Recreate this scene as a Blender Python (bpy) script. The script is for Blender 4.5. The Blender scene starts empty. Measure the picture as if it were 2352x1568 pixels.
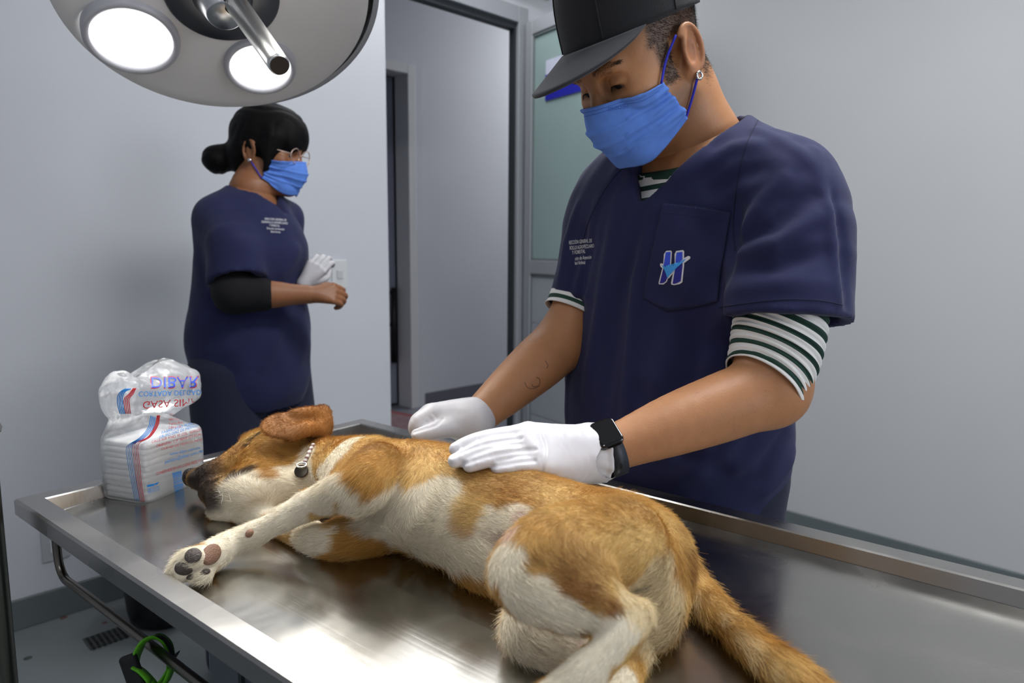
import bpy, math, random
import numpy as np
from mathutils import Matrix, Vector, noise as mnoise

SC = bpy.context.scene
COL = SC.collection
# ------------------------------------------------------------------ camera, world, light, exposure
FPX, PITCH, ROLL, YAW, YAWT, CAMZ = 1618.46, .132776, .007378, .783594, .677752, 1.27
_cp, _sp, _cr, _sr = math.cos(PITCH), math.sin(PITCH), math.cos(ROLL), math.sin(ROLL)
_h = np.array([math.cos(YAW), math.sin(YAW), 0.]); _r = np.array([math.sin(YAW), -math.cos(YAW), 0.]); _z = np.array([0, 0, 1.])
FWD = _h * _cp - _z * _sp
_u = _h * _sp + _z * _cp
RIGHT = _cr * _r + _sr * _u
UP = -_sr * _r + _cr * _u
CAM = np.array([0, 0, CAMZ])
cd = bpy.data.cameras.new('camera'); cam = bpy.data.objects.new('camera', cd); COL.objects.link(cam)
m = Matrix.Identity(4)
for i in range(3):
    m[i][0], m[i][1], m[i][2], m[i][3] = RIGHT[i], UP[i], -FWD[i], CAM[i]
cam.matrix_world = m
cd.sensor_width = 36; cd.lens = 36 * FPX / 2352; cd.clip_start = .02
cd.dof.use_dof = True; cd.dof.focus_distance = .93; cd.dof.aperture_fstop = 5.6
SC.camera = cam
w = bpy.data.worlds.new('world'); SC.world = w; w.use_nodes = True
w.node_tree.nodes['Background'].inputs[0].default_value = (.55, .6, .7, 1)
w.node_tree.nodes['Background'].inputs[1].default_value = .15
SC.view_settings.view_transform = 'Standard'; SC.view_settings.look = 'None'
SC.view_settings.gamma = 1; SC.view_settings.use_curve_mapping = False
SC.view_settings.exposure = -0.24
SC.cycles.use_denoising = True
SC.cycles.max_bounces = 10; SC.cycles.diffuse_bounces = 4; SC.cycles.transparent_max_bounces = 12

def lamp(name, kind, loc, aim, power, color=(1, 1, 1), **kw):
    l = bpy.data.lights.new(name, kind); l.energy = power; l.color = color
    for k, v in kw.items(): setattr(l, k, v)
    o = bpy.data.objects.new(name, l); COL.objects.link(o); o.location = loc
    d = Vector(aim) - Vector(loc)
    o.rotation_euler = d.to_track_quat('-Z', 'Y').to_euler()
    return o

# ------------------------------------------------------------------ measuring helpers
def at(x, y, depth):            # a photograph point at a known distance -> world
    return CAM + (FWD + RIGHT * (x - 1176) / FPX - UP * (y - 784) / FPX) * depth
def ray(x, y): return FWD + RIGHT * (x - 1176) / FPX - UP * (y - 784) / FPX
def atz(x, y, z): d = ray(x, y); return CAM + d * (z - CAMZ) / d[2]
def aty(x, y, Y): d = ray(x, y); return CAM + d * Y / d[1]
TA = YAW - YAWT                 # the table stands turned by this angle in the room
TX = np.array([math.cos(TA), math.sin(TA), 0]); TY = np.array([-TX[1], TX[0], 0])
TOP = .90
TL = atz(31.6, 1145, TOP) * np.array([1, 1, 0])
def tab(u, v, z): return TL + TX * u + TY * v + np.array([0, 0, z])
def A(*p): return np.array(p, dtype=float)
def unit(v): v = np.asarray(v, float); return v / (np.linalg.norm(v) + 1e-12)
def lerp(a, b, t): return a + (b - a) * t

# ------------------------------------------------------------------ materials
def lin(c):
    if isinstance(c, str):
        c = c.lstrip('#'); c = [int(c[i:i + 2], 16) / 255 for i in (0, 2, 4)]
    return tuple((x / 12.92 if x <= .04045 else ((x + .055) / 1.055) ** 2.4) for x in c)
def mat(name, color='#888888', rough=.5, metal=0., bump=0., bscale=60., var=0., vscale=4., spec=.5, attr=None, trans=0., ior=1.45,
        alpha=1., emit=None, estr=0., aniso=0., sss=0., sheen=0., stretch=None, coat=0.):
    m = bpy.data.materials.new(name); m.use_nodes = True
    nt = m.node_tree; N = nt.nodes; Lk = nt.links; b = N['Principled BSDF']
    c = lin(color)
    b.inputs['Base Color'].default_value = (*c, 1); b.inputs['Roughness'].default_value = rough
    b.inputs['Metallic'].default_value = metal; b.inputs['Specular IOR Level'].default_value = spec
    b.inputs['IOR'].default_value = ior
    if trans: b.inputs['Transmission Weight'].default_value = trans
    if alpha < 1: b.inputs['Alpha'].default_value = alpha
    if aniso: b.inputs['Anisotropic'].default_value = aniso
    if coat: b.inputs['Coat Weight'].default_value = coat; b.inputs['Coat Roughness'].default_value = .1
    if sheen: b.inputs['Sheen Weight'].default_value = sheen; b.inputs['Sheen Roughness'].default_value = .5
    if sss:
        b.inputs['Subsurface Weight'].default_value = sss; b.inputs['Subsurface Radius'].default_value = (.012, .005, .003)
        b.inputs['Subsurface Scale'].default_value = .6
    if emit:
        b.inputs['Emission Color'].default_value = (*lin(emit), 1); b.inputs['Emission Strength'].default_value = estr
    src = None
    if attr:
        a = N.new('ShaderNodeAttribute'); a.attribute_name = attr; src = a.outputs['Color']
    if var or bump:
        tc = N.new('ShaderNodeTexCoord'); mp = N.new('ShaderNodeMapping'); Lk.new(tc.outputs['Object'], mp.inputs[0])
        if stretch: mp.inputs['Scale'].default_value = stretch
    if var:
        n = N.new('ShaderNodeTexNoise'); n.inputs['Scale'].default_value = vscale; n.inputs['Detail'].default_value = 5
        Lk.new(mp.outputs[0], n.inputs['Vector'])
        mr = N.new('ShaderNodeMapRange'); mr.inputs[1].default_value = .3; mr.inputs[2].default_value = .7
        mr.inputs[3].default_value = 1 - var; mr.inputs[4].default_value = 1 + var
        Lk.new(n.outputs[0], mr.inputs[0])
        mx = N.new('ShaderNodeVectorMath'); mx.operation = 'SCALE'
        if src: Lk.new(src, mx.inputs[0])
        else: mx.inputs[0].default_value = c
        Lk.new(mr.outputs[0], mx.inputs['Scale']); src = mx.outputs[0]
    if src: Lk.new(src, b.inputs['Base Color'])
    if bump:
        n = N.new('ShaderNodeTexNoise'); n.inputs['Scale'].default_value = bscale; n.inputs['Detail'].default_value = 6
        Lk.new(mp.outputs[0], n.inputs['Vector'])
        bp = N.new('ShaderNodeBump'); bp.inputs['Strength'].default_value = bump; bp.inputs['Distance'].default_value = .003
        Lk.new(n.outputs[0], bp.inputs['Height']); Lk.new(bp.outputs[0], b.inputs['Normal'])
    return m

# ------------------------------------------------------------------ object helpers
def thing(name, label, cat, loc, group=None):
    o = bpy.data.objects.new(name, None); COL.objects.link(o); o.location = Vector(loc); o.empty_display_size = .05
    o['label'] = label; o['category'] = cat
    if group: o['group'] = group
    return o
def origin(p):
    v = Vector((0, 0, 0))
    while p is not None: v += p.location; p = p.parent
    return np.array(v)
def make_mesh(name, V, F, smooth=True):
    me = bpy.data.meshes.new(name)
    if isinstance(F, np.ndarray):
        k = F.shape[1]; nf = len(F)
        me.vertices.add(len(V)); me.vertices.foreach_set('co', np.ascontiguousarray(V, dtype=np.float32).ravel())
        me.loops.add(nf * k); me.loops.foreach_set('vertex_index', F.astype(np.int32).ravel())
        me.polygons.add(nf); me.polygons.foreach_set('loop_start', np.arange(nf, dtype=np.int32) * k)
        me.update(calc_edges=True)
    else:
        me.from_pydata([tuple(v) for v in V], [], F)
    me.polygons.foreach_set('use_smooth', np.full(len(me.polygons), bool(smooth)))
    me.validate(); me.update()
    return me
def add(name, V, F, material, parent=None, smooth=True, colors=None, label=None, loc=None, bevel=0, kind=None, auto=0):
    V = np.asarray(V, float)
    o0 = origin(parent) if parent is not None else np.array(loc if loc is not None else (0, 0, 0), float)
    me = make_mesh(name, V - o0, F, smooth)
    if colors is not None:
        a = me.color_attributes.new('col', 'FLOAT_COLOR', 'POINT')
        c = np.ones((len(V), 4), np.float32); c[:, :3] = colors; a.data.foreach_set('color', c.ravel())
    o = bpy.data.objects.new(name, me); COL.objects.link(o)
    if parent is not None: o.parent = parent
    else: o.location = Vector(o0)
    for mm in (material if isinstance(material, (list, tuple)) else [material]): me.materials.append(mm)
    if bevel:
        b = o.modifiers.new('bevel', 'BEVEL'); b.width = bevel; b.segments = 3; b.limit_method = 'ANGLE'; b.angle_limit = math.radians(40)
    if auto:
        o.modifiers.new('wn', 'WEIGHTED_NORMAL')
    if label: o['label'] = label
    if kind: o['kind'] = kind
    return o
def tagged(o, label, cat, group=None):
    o['label'] = label; o['category'] = cat
    if group: o['group'] = group
    return o

class MB:
    """collects simple solids into one mesh"""
    def __init__(s): s.V = []; s.F = []
    def raw(s, V, F):
        n = len(s.V); s.V += [tuple(v) for v in V]; s.F += [tuple(i + n for i in f) for f in F]; return s
    def box(s, c, e1, e2, e3):       # centre and three half-axis vectors
        c, e1, e2, e3 = map(np.asarray, (c, e1, e2, e3))
        V = [c + a * e1 + b * e2 + d * e3 for d in (-1, 1) for b in (-1, 1) for a in (-1, 1)]
        if np.dot(np.cross(e1, e2), e3) > 0: F = [(0, 2, 3, 1), (4, 5, 7, 6), (0, 1, 5, 4), (2, 6, 7, 3), (0, 4, 6, 2), (1, 3, 7, 5)]
        else: F = [(1, 3, 2, 0), (6, 7, 5, 4), (4, 5, 1, 0), (3, 7, 6, 2), (2, 6, 4, 0), (5, 7, 3, 1)]
        return s.raw(V, F)
    def abox(s, lo, hi):
        lo, hi = A(*lo), A(*hi); h = (hi - lo) / 2
        return s.box((lo + hi) / 2, A(h[0], 0, 0), A(0, h[1], 0), A(0, 0, h[2]))
    def tbox(s, lo, hi):             # box along the table's axes
        lo, hi = A(*lo), A(*hi); h = (hi - lo) / 2; c = (lo + hi) / 2
        return s.box(tab(*c), TX * h[0], TY * h[1], A(0, 0, h[2]))
    def tube(s, pts, r, n=12, caps=True, flat=None):
        V, F = tube_vf(pts, r, n, caps, flat); return s.raw(V, F)
    def lathe(s, base, axis, prof, n=48, caps=True):   # prof: (distance along axis, radius)
        ax = unit(axis); a = unit(np.cross(ax, A(0, 0, 1)) if abs(ax[2]) < .95 else np.cross(ax, A(1, 0, 0))); b = np.cross(ax, a)
        V = []; F = []
        for (z, r) in prof:
            for i in range(n):
                t = 2 * math.pi * i / n; V.append(np.asarray(base) + ax * z + (a * math.cos(t) + b * math.sin(t)) * r)
        for j in range(len(prof) - 1):
            for i in range(n): F.append((j * n + i, j * n + (i + 1) % n, (j + 1) * n + (i + 1) % n, (j + 1) * n + i))
        if caps: F.append(tuple(range(n))[::-1]); F.append(tuple((len(prof) - 1) * n + i for i in range(n)))
        return s.raw(V, F)
    def prism(s, poly, off):         # flat outline (3-D points) pushed along off
        n = len(poly); P = [np.asarray(p) for p in poly]; off = np.asarray(off)
        V = P + [p + off for p in P]
        return s.raw(V, [tuple(range(n))[::-1], tuple(range(n, 2 * n))] + [(i, (i + 1) % n, n + (i + 1) % n, n + i) for i in range(n)])
    def build(s, name, material, parent=None, smooth=False, **kw):
        return add(name, np.array(s.V), s.F, material, parent, smooth, **kw)

def spline(pts, n=8):                # Catmull-Rom through points
    P = np.array(pts, float); P = np.vstack([2 * P[0] - P[1], P, 2 * P[-1] - P[-2]]); out = []
    for i in range(1, len(P) - 2):
        for k in range(n):
            t = k / n
            out.append(.5 * (2 * P[i] + (P[i + 1] - P[i - 1]) * t + (2 * P[i - 1] - 5 * P[i] + 4 * P[i + 1] - P[i + 2]) * t * t
                             + (3 * P[i] - P[i - 1] - 3 * P[i + 1] + P[i + 2]) * t ** 3))
    out.append(P[-2]); return np.array(out)
def frames(P, ref=None):
    P = np.asarray(P, float); T = np.gradient(P, axis=0); T /= np.linalg.norm(T, axis=1)[:, None] + 1e-12
    ref = A(0, 0, 1) if ref is None else np.asarray(ref, float); N = []; n = None
    for t in T:
        n = (ref if n is None else n); n = n - t * np.dot(n, t)
        if np.linalg.norm(n) < 1e-3: n = np.cross(t, A(1, .3, .2))
        n = unit(n); N.append(n)
    N = np.array(N); return T, N, np.cross(T, N)
def tube_vf(pts, r, n=12, caps=True, flat=None, ref=None):
    P = np.asarray(pts, float); T, N, B = frames(P, ref); m_ = len(P)
    r = np.broadcast_to(np.asarray(r, float), (m_,)); fl = np.broadcast_to(np.asarray(1. if flat is None else flat, float), (m_,))
    th = np.arange(n) * 2 * math.pi / n
    V = (P[:, None] + (B[:, None] * np.cos(th)[None, :, None] + N[:, None] * (np.sin(th)[None, :, None] * fl[:, None, None])) * r[:, None, None]).reshape(-1, 3)
    F = [(j * n + i, j * n + (i + 1) % n, (j + 1) * n + (i + 1) % n, (j + 1) * n + i) for j in range(m_ - 1) for i in range(n)]
    if caps: F += [tuple(range(n))[::-1], tuple((m_ - 1) * n + i for i in range(n))]
    return V, F
def ribbon_vf(pts, half, thick, ref):     # a flat band with thickness
    P = np.asarray(pts, float); T, N, B = frames(P, ref); m_ = len(P); hw = np.broadcast_to(np.asarray(half, float), (m_,))[:, None]
    V = np.stack([P + B * hw + N * thick / 2, P - B * hw + N * thick / 2, P - B * hw - N * thick / 2, P + B * hw - N * thick / 2], 1).reshape(-1, 3)
    F = [(j * 4 + i, j * 4 + (i + 1) % 4, (j + 1) * 4 + (i + 1) % 4, (j + 1) * 4 + i) for j in range(m_ - 1) for i in range(4)]
    return V, F + [(3, 2, 1, 0), tuple((m_ - 1) * 4 + i for i in range(4))]

# ------------------------------------------------------------------ organic shapes: a distance field, meshed by surface nets
def smin(a, b, k):
    if k <= 0: return np.minimum(a, b)
    h = np.maximum(k - np.abs(a - b), 0) / k; return np.minimum(a, b) - h * h * k * .25
def smax(a, b, k): return -smin(-a, -b, k)
class Field:
    def __init__(s, lo, hi, h):
        s.lo = A(*lo); s.h = h; s.n = np.ceil((A(*hi) - s.lo) / h).astype(int) + 1
        s.d = np.full(s.n, .5, np.float32)
        s.ax = [(s.lo[i] + h * np.arange(s.n[i])).astype(np.float32) for i in range(3)]
    def win(s, lo, hi):
        a = np.clip(np.floor((np.asarray(lo) - s.lo) / s.h).astype(int), 0, s.n - 1); b = np.clip(np.ceil((np.asarray(hi) - s.lo) / s.h).astype(int) + 1, 1, s.n)
        b = np.maximum(b, a + 1)
        sl = tuple(slice(a[i], b[i]) for i in range(3))
        g = np.stack(np.meshgrid(*[s.ax[i][sl[i]] for i in range(3)], indexing='ij'), -1)
        return sl, g
    def put(s, fn, lo, hi, k=0., op='u'):
        mg = max(k, .0) + 3 * s.h
        sl, g = s.win(np.asarray(lo) - mg, np.asarray(hi) + mg); v = fn(g).astype(np.float32); D = s.d[sl]
        s.d[sl] = smin(D, v, k) if op == 'u' else (smax(D, -v, k) if op == 's' else smax(D, v, k))
        return s
    def cone(s, a, b, ra, rb, k=0., op='u', flat=None, ratio=1.):
        a, b = A(*a), A(*b); R = max(ra, rb) * max(1, ratio)
        return s.put(lambda g: cone_d(g, a, b, ra, rb, flat, ratio), np.minimum(a, b) - R, np.maximum(a, b) + R, k, op)
    def chain(s, pts, k=0., flat=None, ratio=1., kin=None):   # pts: (point, radius); a smooth tapering limb through them
        Q = np.array([list(p) + [r] for p, r in pts], float)
        if len(Q) > 2: Q = spline(Q, 4)
        P, R = Q[:, :3], Q[:, 3]; rm = R.max() * max(1, ratio)
        def fn(g):
            d = None
            for i in range(len(P) - 1):
                c = cone_d(g, P[i], P[i + 1], R[i], R[i + 1], flat, ratio); d = c if d is None else np.minimum(d, c)
            return d
        return s.put(fn, P.min(0) - rm, P.max(0) + rm, k)
    def ell(s, c, r, R=None, k=0., op='u'):
        c, r = A(*c), A(*r); rm = max(r)
        return s.put(lambda g: ell_d(g, c, r, R), c - rm, c + rm, k, op)
    def mesh(s, smooth=0):
        V, F = surface_nets(s.d, s.lo, s.h)
        for _ in range(smooth): V = relax(V, F)
        return V, F
def cone_d(g, a, b, ra, rb, flat=None, ratio=1.):
    a = a.astype(np.float32); ba = (b - a).astype(np.float32); w = g - a
    t = np.clip((w @ ba) / max(float(ba @ ba), 1e-9), 0, 1)
    w = w - t[..., None] * ba; r = ra + (rb - ra) * t
    if flat is not None and ratio != 1.:
        f = unit(flat).astype(np.float32); wn = w @ f; w = w + (wn * (1 / ratio - 1))[..., None] * f
        return (np.sqrt((w * w).sum(-1)) - r) * min(ratio, 1.)
    return np.sqrt((w * w).sum(-1)) - r
def ell_d(g, c, r, R=None):
    q = (g - c.astype(np.float32))
    if R is not None: q = q @ np.asarray(R, np.float32).T      # rows of R are the ellipsoid's own axes
    q1 = q / r.astype(np.float32); k0 = np.sqrt((q1 * q1).sum(-1)); q2 = q1 / r.astype(np.float32); k1 = np.sqrt((q2 * q2).sum(-1)) + 1e-6
    return k0 * (k0 - 1) / k1
def axes(x, z=(0, 0, 1)):           # rows: x, y, z
    x = unit(x); y = unit(np.cross(np.asarray(z, float), x)); return np.array([x, y, np.cross(x, y)])
def surface_nets(d, lo, h):
    ins = d < 0; n = d.shape
    c = np.zeros(tuple(i - 1 for i in n), np.int8)
    for i in (0, 1):
        for j in (0, 1):
            for k in (0, 1): c += ins[i:n[0] - 1 + i, j:n[1] - 1 + j, k:n[2] - 1 + k]
    act = np.argwhere((c > 0) & (c < 8)); idx = np.full(c.shape, -1, np.int64); idx[tuple(act.T)] = np.arange(len(act))
    S = np.zeros((len(act), 3)); W = np.zeros(len(act))
    cor = [(i, j, k) for i in (0, 1) for j in (0, 1) for k in (0, 1)]
    val = {q: d[act[:, 0] + q[0], act[:, 1] + q[1], act[:, 2] + q[2]] for q in cor}
    for q in cor:
        for ax in range(3):
            if q[ax]: continue
            p = list(q); p[ax] = 1; p = tuple(p); a, b = val[q], val[p]; x = (a < 0) != (b < 0)
            t = np.where(x, a / np.where(a - b == 0, 1, a - b), 0); pos = np.repeat(np.array(q, float)[None], len(act), 0); pos[:, ax] = t
            S += pos * x[:, None]; W += x
    V = lo + (act + S / W[:, None]) * h
    Fs = []
    for ax in range(3):
        o1, o2 = [(1, 2), (2, 0), (0, 1)][ax]
        s0 = [slice(1, -1)] * 3; s0[ax] = slice(0, n[ax] - 1); s1 = list(s0); s1[ax] = slice(1, n[ax])
        e0, e1 = ins[tuple(s0)], ins[tuple(s1)]; E = np.argwhere(e0 != e1)
        if not len(E): continue
        fl = e0[tuple(E.T)]; E = E + np.array([0 if i == ax else 1 for i in range(3)])
        u = np.zeros(3, int); u[o1] = 1; v = np.zeros(3, int); v[o2] = 1
        g = lambda e: idx[e[:, 0], e[:, 1], e[:, 2]]
        q = np.stack([g(E - u - v), g(E - v), g(E), g(E - u)], 1)
        q[~fl] = q[~fl][:, ::-1]; Fs.append(q)
    F = np.vstack(Fs); F = F[(F >= 0).all(1)]
    return V, F
def relax(V, F, w=.5):
    S = np.zeros_like(V); C = np.zeros(len(V))
    for i in range(F.shape[1]):
        a, b = F[:, i], F[:, (i + 1) % F.shape[1]]
        np.add.at(S, a, V[b]); np.add.at(C, a, 1); np.add.at(S, b, V[a]); np.add.at(C, b, 1)
    return V * (1 - w) + w * S / np.maximum(C, 1)[:, None]
def vnormals(V, F):
    n = np.cross(V[F[:, 2]] - V[F[:, 0]], V[F[:, 3]] - V[F[:, 1]]); N = np.zeros_like(V)
    for i in range(4): np.add.at(N, F[:, i], n)
    return N / (np.linalg.norm(N, axis=1)[:, None] + 1e-12)
_R = np.random.RandomState(7)
class Wob:                             # smooth pseudo-noise: a sum of sines
    def __init__(s, scale, seed, n=14):
        r = np.random.RandomState(seed); d = r.randn(n, 3); d /= np.linalg.norm(d, axis=1)[:, None]
        s.k = (d * (scale * r.uniform(.6, 1.8, n))[:, None]).astype(np.float32); s.p = r.uniform(0, 6.28, n).astype(np.float32); s.n = n
    def __call__(s, P):
        o = 0
        for k, p in zip(s.k, s.p): o = o + np.sin(P @ k + p)
        return o / math.sqrt(s.n)
def sstep(a, b, x): t = np.clip((x - a) / (b - a), 0, 1); return t * t * (3 - 2 * t)
def mixc(c, d, t): t = np.asarray(t)[..., None]; return c * (1 - t) + np.asarray(d) * t
def text_vf(body, size=1., extrude=0.):        # lettering as flat mesh, x to the right, y up
    cu = bpy.data.curves.new('t', 'FONT'); cu.body = body; cu.size = size; cu.extrude = extrude; cu.resolution_u = 3
    cu.align_x = 'LEFT'
    o = bpy.data.objects.new('t', cu); COL.objects.link(o)
    me = bpy.data.meshes.new_from_object(o.evaluated_get(bpy.context.evaluated_depsgraph_get()))
    V = np.array([v.co for v in me.vertices]); F = [tuple(p.vertices) for p in me.polygons]
    bpy.data.objects.remove(o); bpy.data.curves.remove(cu); bpy.data.meshes.remove(me)
    return V, F
# ================================================================== room lights (fixtures of the room, outside the frame)
YW, XW, CEIL = 2.707, 3.045, 2.95
M = {}
M['wall'] = mat('wall_paint', '#cfd1d7', .75, bump=.08, bscale=90, var=.025, vscale=1.6)
M['wallr'] = mat('wall_paint_grey', '#bcbdbf', .75, bump=.08, bscale=90, var=.02, vscale=1.6)
M['ceil'] = mat('ceiling_paint', '#dcdcdc', .9)
M['floor'] = mat('floor_epoxy', '#72787a', .38, bump=.05, bscale=20, var=.09, vscale=3.2)
M['base'] = mat('baseboard_paint', '#626a6c', .5, var=.05, vscale=6)
M['cfloor'] = mat('corridor_floor', '#7d7e88', .35, var=.06, vscale=3)
M['cbase'] = mat('corridor_base', '#6d6e76', .5)
M['alu'] = mat('aluminium', '#a4a7ad', .42, .25)
M['alud'] = mat('dark_gasket', '#2f3438', .6)
M['panel'] = mat('door_panel', '#a3a7ae', .5)
M['frost'] = mat('frosted_glass', '#94a9a8', .35, spec=.5, var=.04, vscale=2)
M['white'] = mat('white_plastic', '#d6d7d8', .35)
M['black'] = mat('black_plastic', '#0c0c0e', .45)
M['tube'] = mat('light_diffuser', '#ffffff', .5, emit='#ffffff', estr=9)
M['fix'] = mat('fixture_body', '#e8e8e8', .5)

def structure(mb, name, m_, **kw):
    o = mb.build(name, m_, None, **kw); o['kind'] = 'structure'; return o
DX0, DX1, DZ = 1.908, 2.722, 2.39      # doorway in the left wall
structure(MB().abox((-2.2, YW, 0), (DX0, YW + .13, CEIL)), 'wall_left', M['wall'])
structure(MB().abox((DX0, YW, DZ + .11), (DX1 + .07, YW + .04, CEIL)), 'wall_lintel', M['wall'])
structure(MB().abox((.4, YW + .14, CEIL + .1), (7.5, YW + .2, 3.6)), 'wall_over_ceiling', M['wall'])
structure(MB().abox((DX1 + .07, YW, 0), (XW + .1, YW + .04, CEIL)), 'wall_corner', M['wall'])
structure(MB().abox((XW, -2.4, 0), (XW + .12, YW, CEIL)), 'wall_right', M['wallr'])
structure(MB().abox((-2.3, -2.4, 0), (-2.2, YW, CEIL)), 'wall_west', M['wall'])
structure(MB().abox((-2.3, -2.5, 0), (XW + .12, -2.4, CEIL)), 'wall_rear', M['wall'])
structure(MB().abox((-2.3, -2.5, -.1), (XW + .12, YW + .02, 0)), 'floor', M['floor'])
structure(MB().abox((-2.3, -2.5, CEIL), (XW + .12, YW + .13, CEIL + .1)), 'ceiling', M['ceil'])
structure(MB().abox((-2.2, YW - .012, 0), (DX0, YW, .105)), 'baseboard_left', M['base'], bevel=.004)
structure(MB().abox((XW - .012, -2.4, 0), (XW, YW, .105)), 'baseboard_right', M['base'], bevel=.004)
# corridor beyond the doorway
CY = 4.43
DH = float(aty(944, 151, CY)[2])          # head of the corridor door
structure(MB().abox((.4, YW + .02, -.1), (7.5, 6.4, 0)), 'floor_corridor', M['cfloor'])
structure(MB().abox((3.37, CY, 0), (7.5, CY + .12, 3.6)), 'wall_corridor', M['wall'])
structure(MB().abox((.4, CY, DH), (3.37, CY + .12, 3.6)), 'wall_corridor_header', M['wall'])
structure(MB().abox((.4, CY, 0), (2.35, CY + .12, DH)), 'wall_corridor_left', M['wall'])
structure(MB().abox((.4, YW + .05, 3.6), (7.5, 6.4, 3.7)), 'ceiling_corridor', M['ceil'])
structure(MB().abox((7.5, YW + .1, 0), (7.6, 6.4, 3.6)), 'wall_corridor_end', M['wall'])
structure(MB().abox((.3, YW + .1, 0), (.4, 6.4, 3.6)), 'wall_corridor_west', M['wall'])
structure(MB().abox((XW + .12, YW + .05, 0), (7.5, YW + .15, 3.6)), 'wall_corridor_near', M['wall'])
structure(MB().abox((.4, 6.3, 0), (7.5, 6.4, 3.6)), 'wall_far_room', M['wall'])
structure(MB().abox((3.44, CY - .012, 0), (7.5, CY, .10)), 'baseboard_corridor', M['cbase'])
# the corridor's own door: frame, leaf, black pull handle
fr = MB(); fr.abox((3.30, CY - .03, 0), (3.37, CY + .14, DH)); fr.abox((2.42, CY - .03, DH - .07), (3.30, CY + .14, DH)); fr.abox((2.35, CY - .03, 0), (2.42, CY + .14, DH))
d2 = fr.build('door_2', M['white'], None, bevel=.004); d2['kind'] = 'structure'
MB().abox((3.37, CY - .02, 0), (3.44, CY, DH)).build('door_casing', M['wall'], d2)
lf = MB().abox((2.5, CY + .16, .02), (3.298, CY + .20, DH - .07)).build('door_leaf', mat('blue_grey_leaf', '#8d91a2', .4), d2)
hp = aty(905, 660, CY + .12); hq = aty(905, 832, CY + .12)
hb = MB(); hb.tube([hp + A(0, 0, .0), hq], .022, 14); hb.tube([lerp(hp, hq, .07), lerp(hp, hq, .07) + A(0, .06, 0)], .014, 10); hb.tube([lerp(hp, hq, .5), lerp(hp, hq, .5) + A(0, .06, 0)], .014, 10)
hb.build('door_handle', M['black'], lf, smooth=True, label='black vertical pull handle')
# doorway frame of the treatment room
f1 = MB(); f1.abox((DX1, YW - .03, 0), (DX1 + .07, YW + .045, DZ + .11)); f1.abox((DX0, YW - .03, DZ + .03), (DX1, YW + .045, DZ + .11))
t1 = f1.build('trim_1', M['alu'], None, bevel=.003); t1['kind'] = 'structure'
g1 = MB(); g1.abox((DX1 - .012, YW - .01, 0), (DX1, YW + .03, DZ)); g1.abox((DX0, YW - .01, DZ), (DX1, YW + .04, DZ + .03))
g1.build('gasket', M['alud'], t1)
t2 = MB().abox((DX0, YW - .07, DZ + .20), (XW - .08, YW, DZ + .235)).build('trim_2', mat('shadow_tint_ledge', '#aeada0', .6), None); t2['kind'] = 'structure'  # added ledge; its duller yellowish colour paints the shadow strip over the doorway
# the open door: aluminium frame, frosted pane above, solid panel below, a blue sign
HG = A(2.765, YW - .06, 0); dd = unit(A(-.187, -.982, 0)); dn = A(dd[1], -dd[0], 0)   # along the leaf, and towards the room
if dn[0] > 0: dn = -dn
DW = .80
def dbox(mb, a, b, z0, z1, t=.02, off=0.): return mb.box(HG + dd * (a + b) / 2 + dn * off + A(0, 0, (z0 + z1) / 2), dd * (b - a) / 2, dn * t, A(0, 0, (z1 - z0) / 2))
zt = (lambda y: CAMZ + ray(1209, y)[2] * (np.linalg.norm((HG + dd * .06)[:2]) / np.linalg.norm(ray(1209, y)[:2])))
ZG1, ZG0, ZP1 = zt(80), zt(597), zt(628)
dr = MB(); dbox(dr, 0, .055, .02, ZG1 + .07); dbox(dr, DW - .055, DW, .02, ZG1 + .07)
dbox(dr, .055, DW - .055, ZG1, ZG1 + .07); dbox(dr, .055, DW - .055, ZP1, ZG0); dbox(dr, .055, DW - .055, .02, .12)
d1 = dr.build('door_1', M['alu'], None, bevel=.003); d1['kind'] = 'structure'
p_ = MB(); dbox(p_, .05, DW - .05, ZG0, ZG1, .004); p_.build('pane', M['frost'], d1)
p_ = MB(); dbox(p_, .05, DW - .05, ZG0, ZG0 + .01, .014); dbox(p_, .05, DW - .05, ZG1 - .012, ZG1, .014); dbox(p_, .05, .062, ZG0, ZG1, .014); dbox(p_, .05, .062, .12, ZP1, .014); dbox(p_, .05, DW - .05, ZP1 - .012, ZP1, .014)
p_.build('glazing_bead', mat('bead', '#6d7577', .5), d1)
for k, z_ in enumerate(np.linspace(.12, ZP1 - .012, 5)[:-1]):
    p_ = MB(); dbox(p_, .062, DW - .055, z_ + .002, z_ + (ZP1 - .132) / 4 - .002, .008); p_.build('panel_slat', M['panel'], d1, bevel=.002)
# sign on the pane
sg = HG + dd * .06
def onpane(x, y):
    d = ray(x, y); n_ = dn; p0 = HG + dn * .006; t = np.dot(p0 - CAM, n_) / np.dot(d, n_); return CAM + d * t
q = [onpane(1254, 232), onpane(1254, 140)]
sw = .30; s0 = q[0]; s1 = q[1]
th = s1[2] - s0[2]
MB().box(s0 + dd * sw / 2 + A(0, 0, th / 2) + dn * .002, dd * sw / 2, dn * .002, A(0, 0, th / 2)).build('sign', mat('sign_white', '#c4c8da', .5), d1)
si = d1.children[-1]
MB().box(s0 + dd * sw / 2 + A(0, 0, th * .32) + dn * .0045, dd * sw / 2, dn * .001, A(0, 0, th * .32)).build('sign_band', mat('sign_blue', '#1c1f9c', .5), si)
V, F = text_vf('\u00c1rea de', th * .42); V = s0 + dd * V[:, :1] + A(0, 0, 1) * (V[:, 1:2] + th * .26) + dd * .012 + dn * .0062
add('sign_lettering', V, F, M['white'], si, False)

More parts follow.
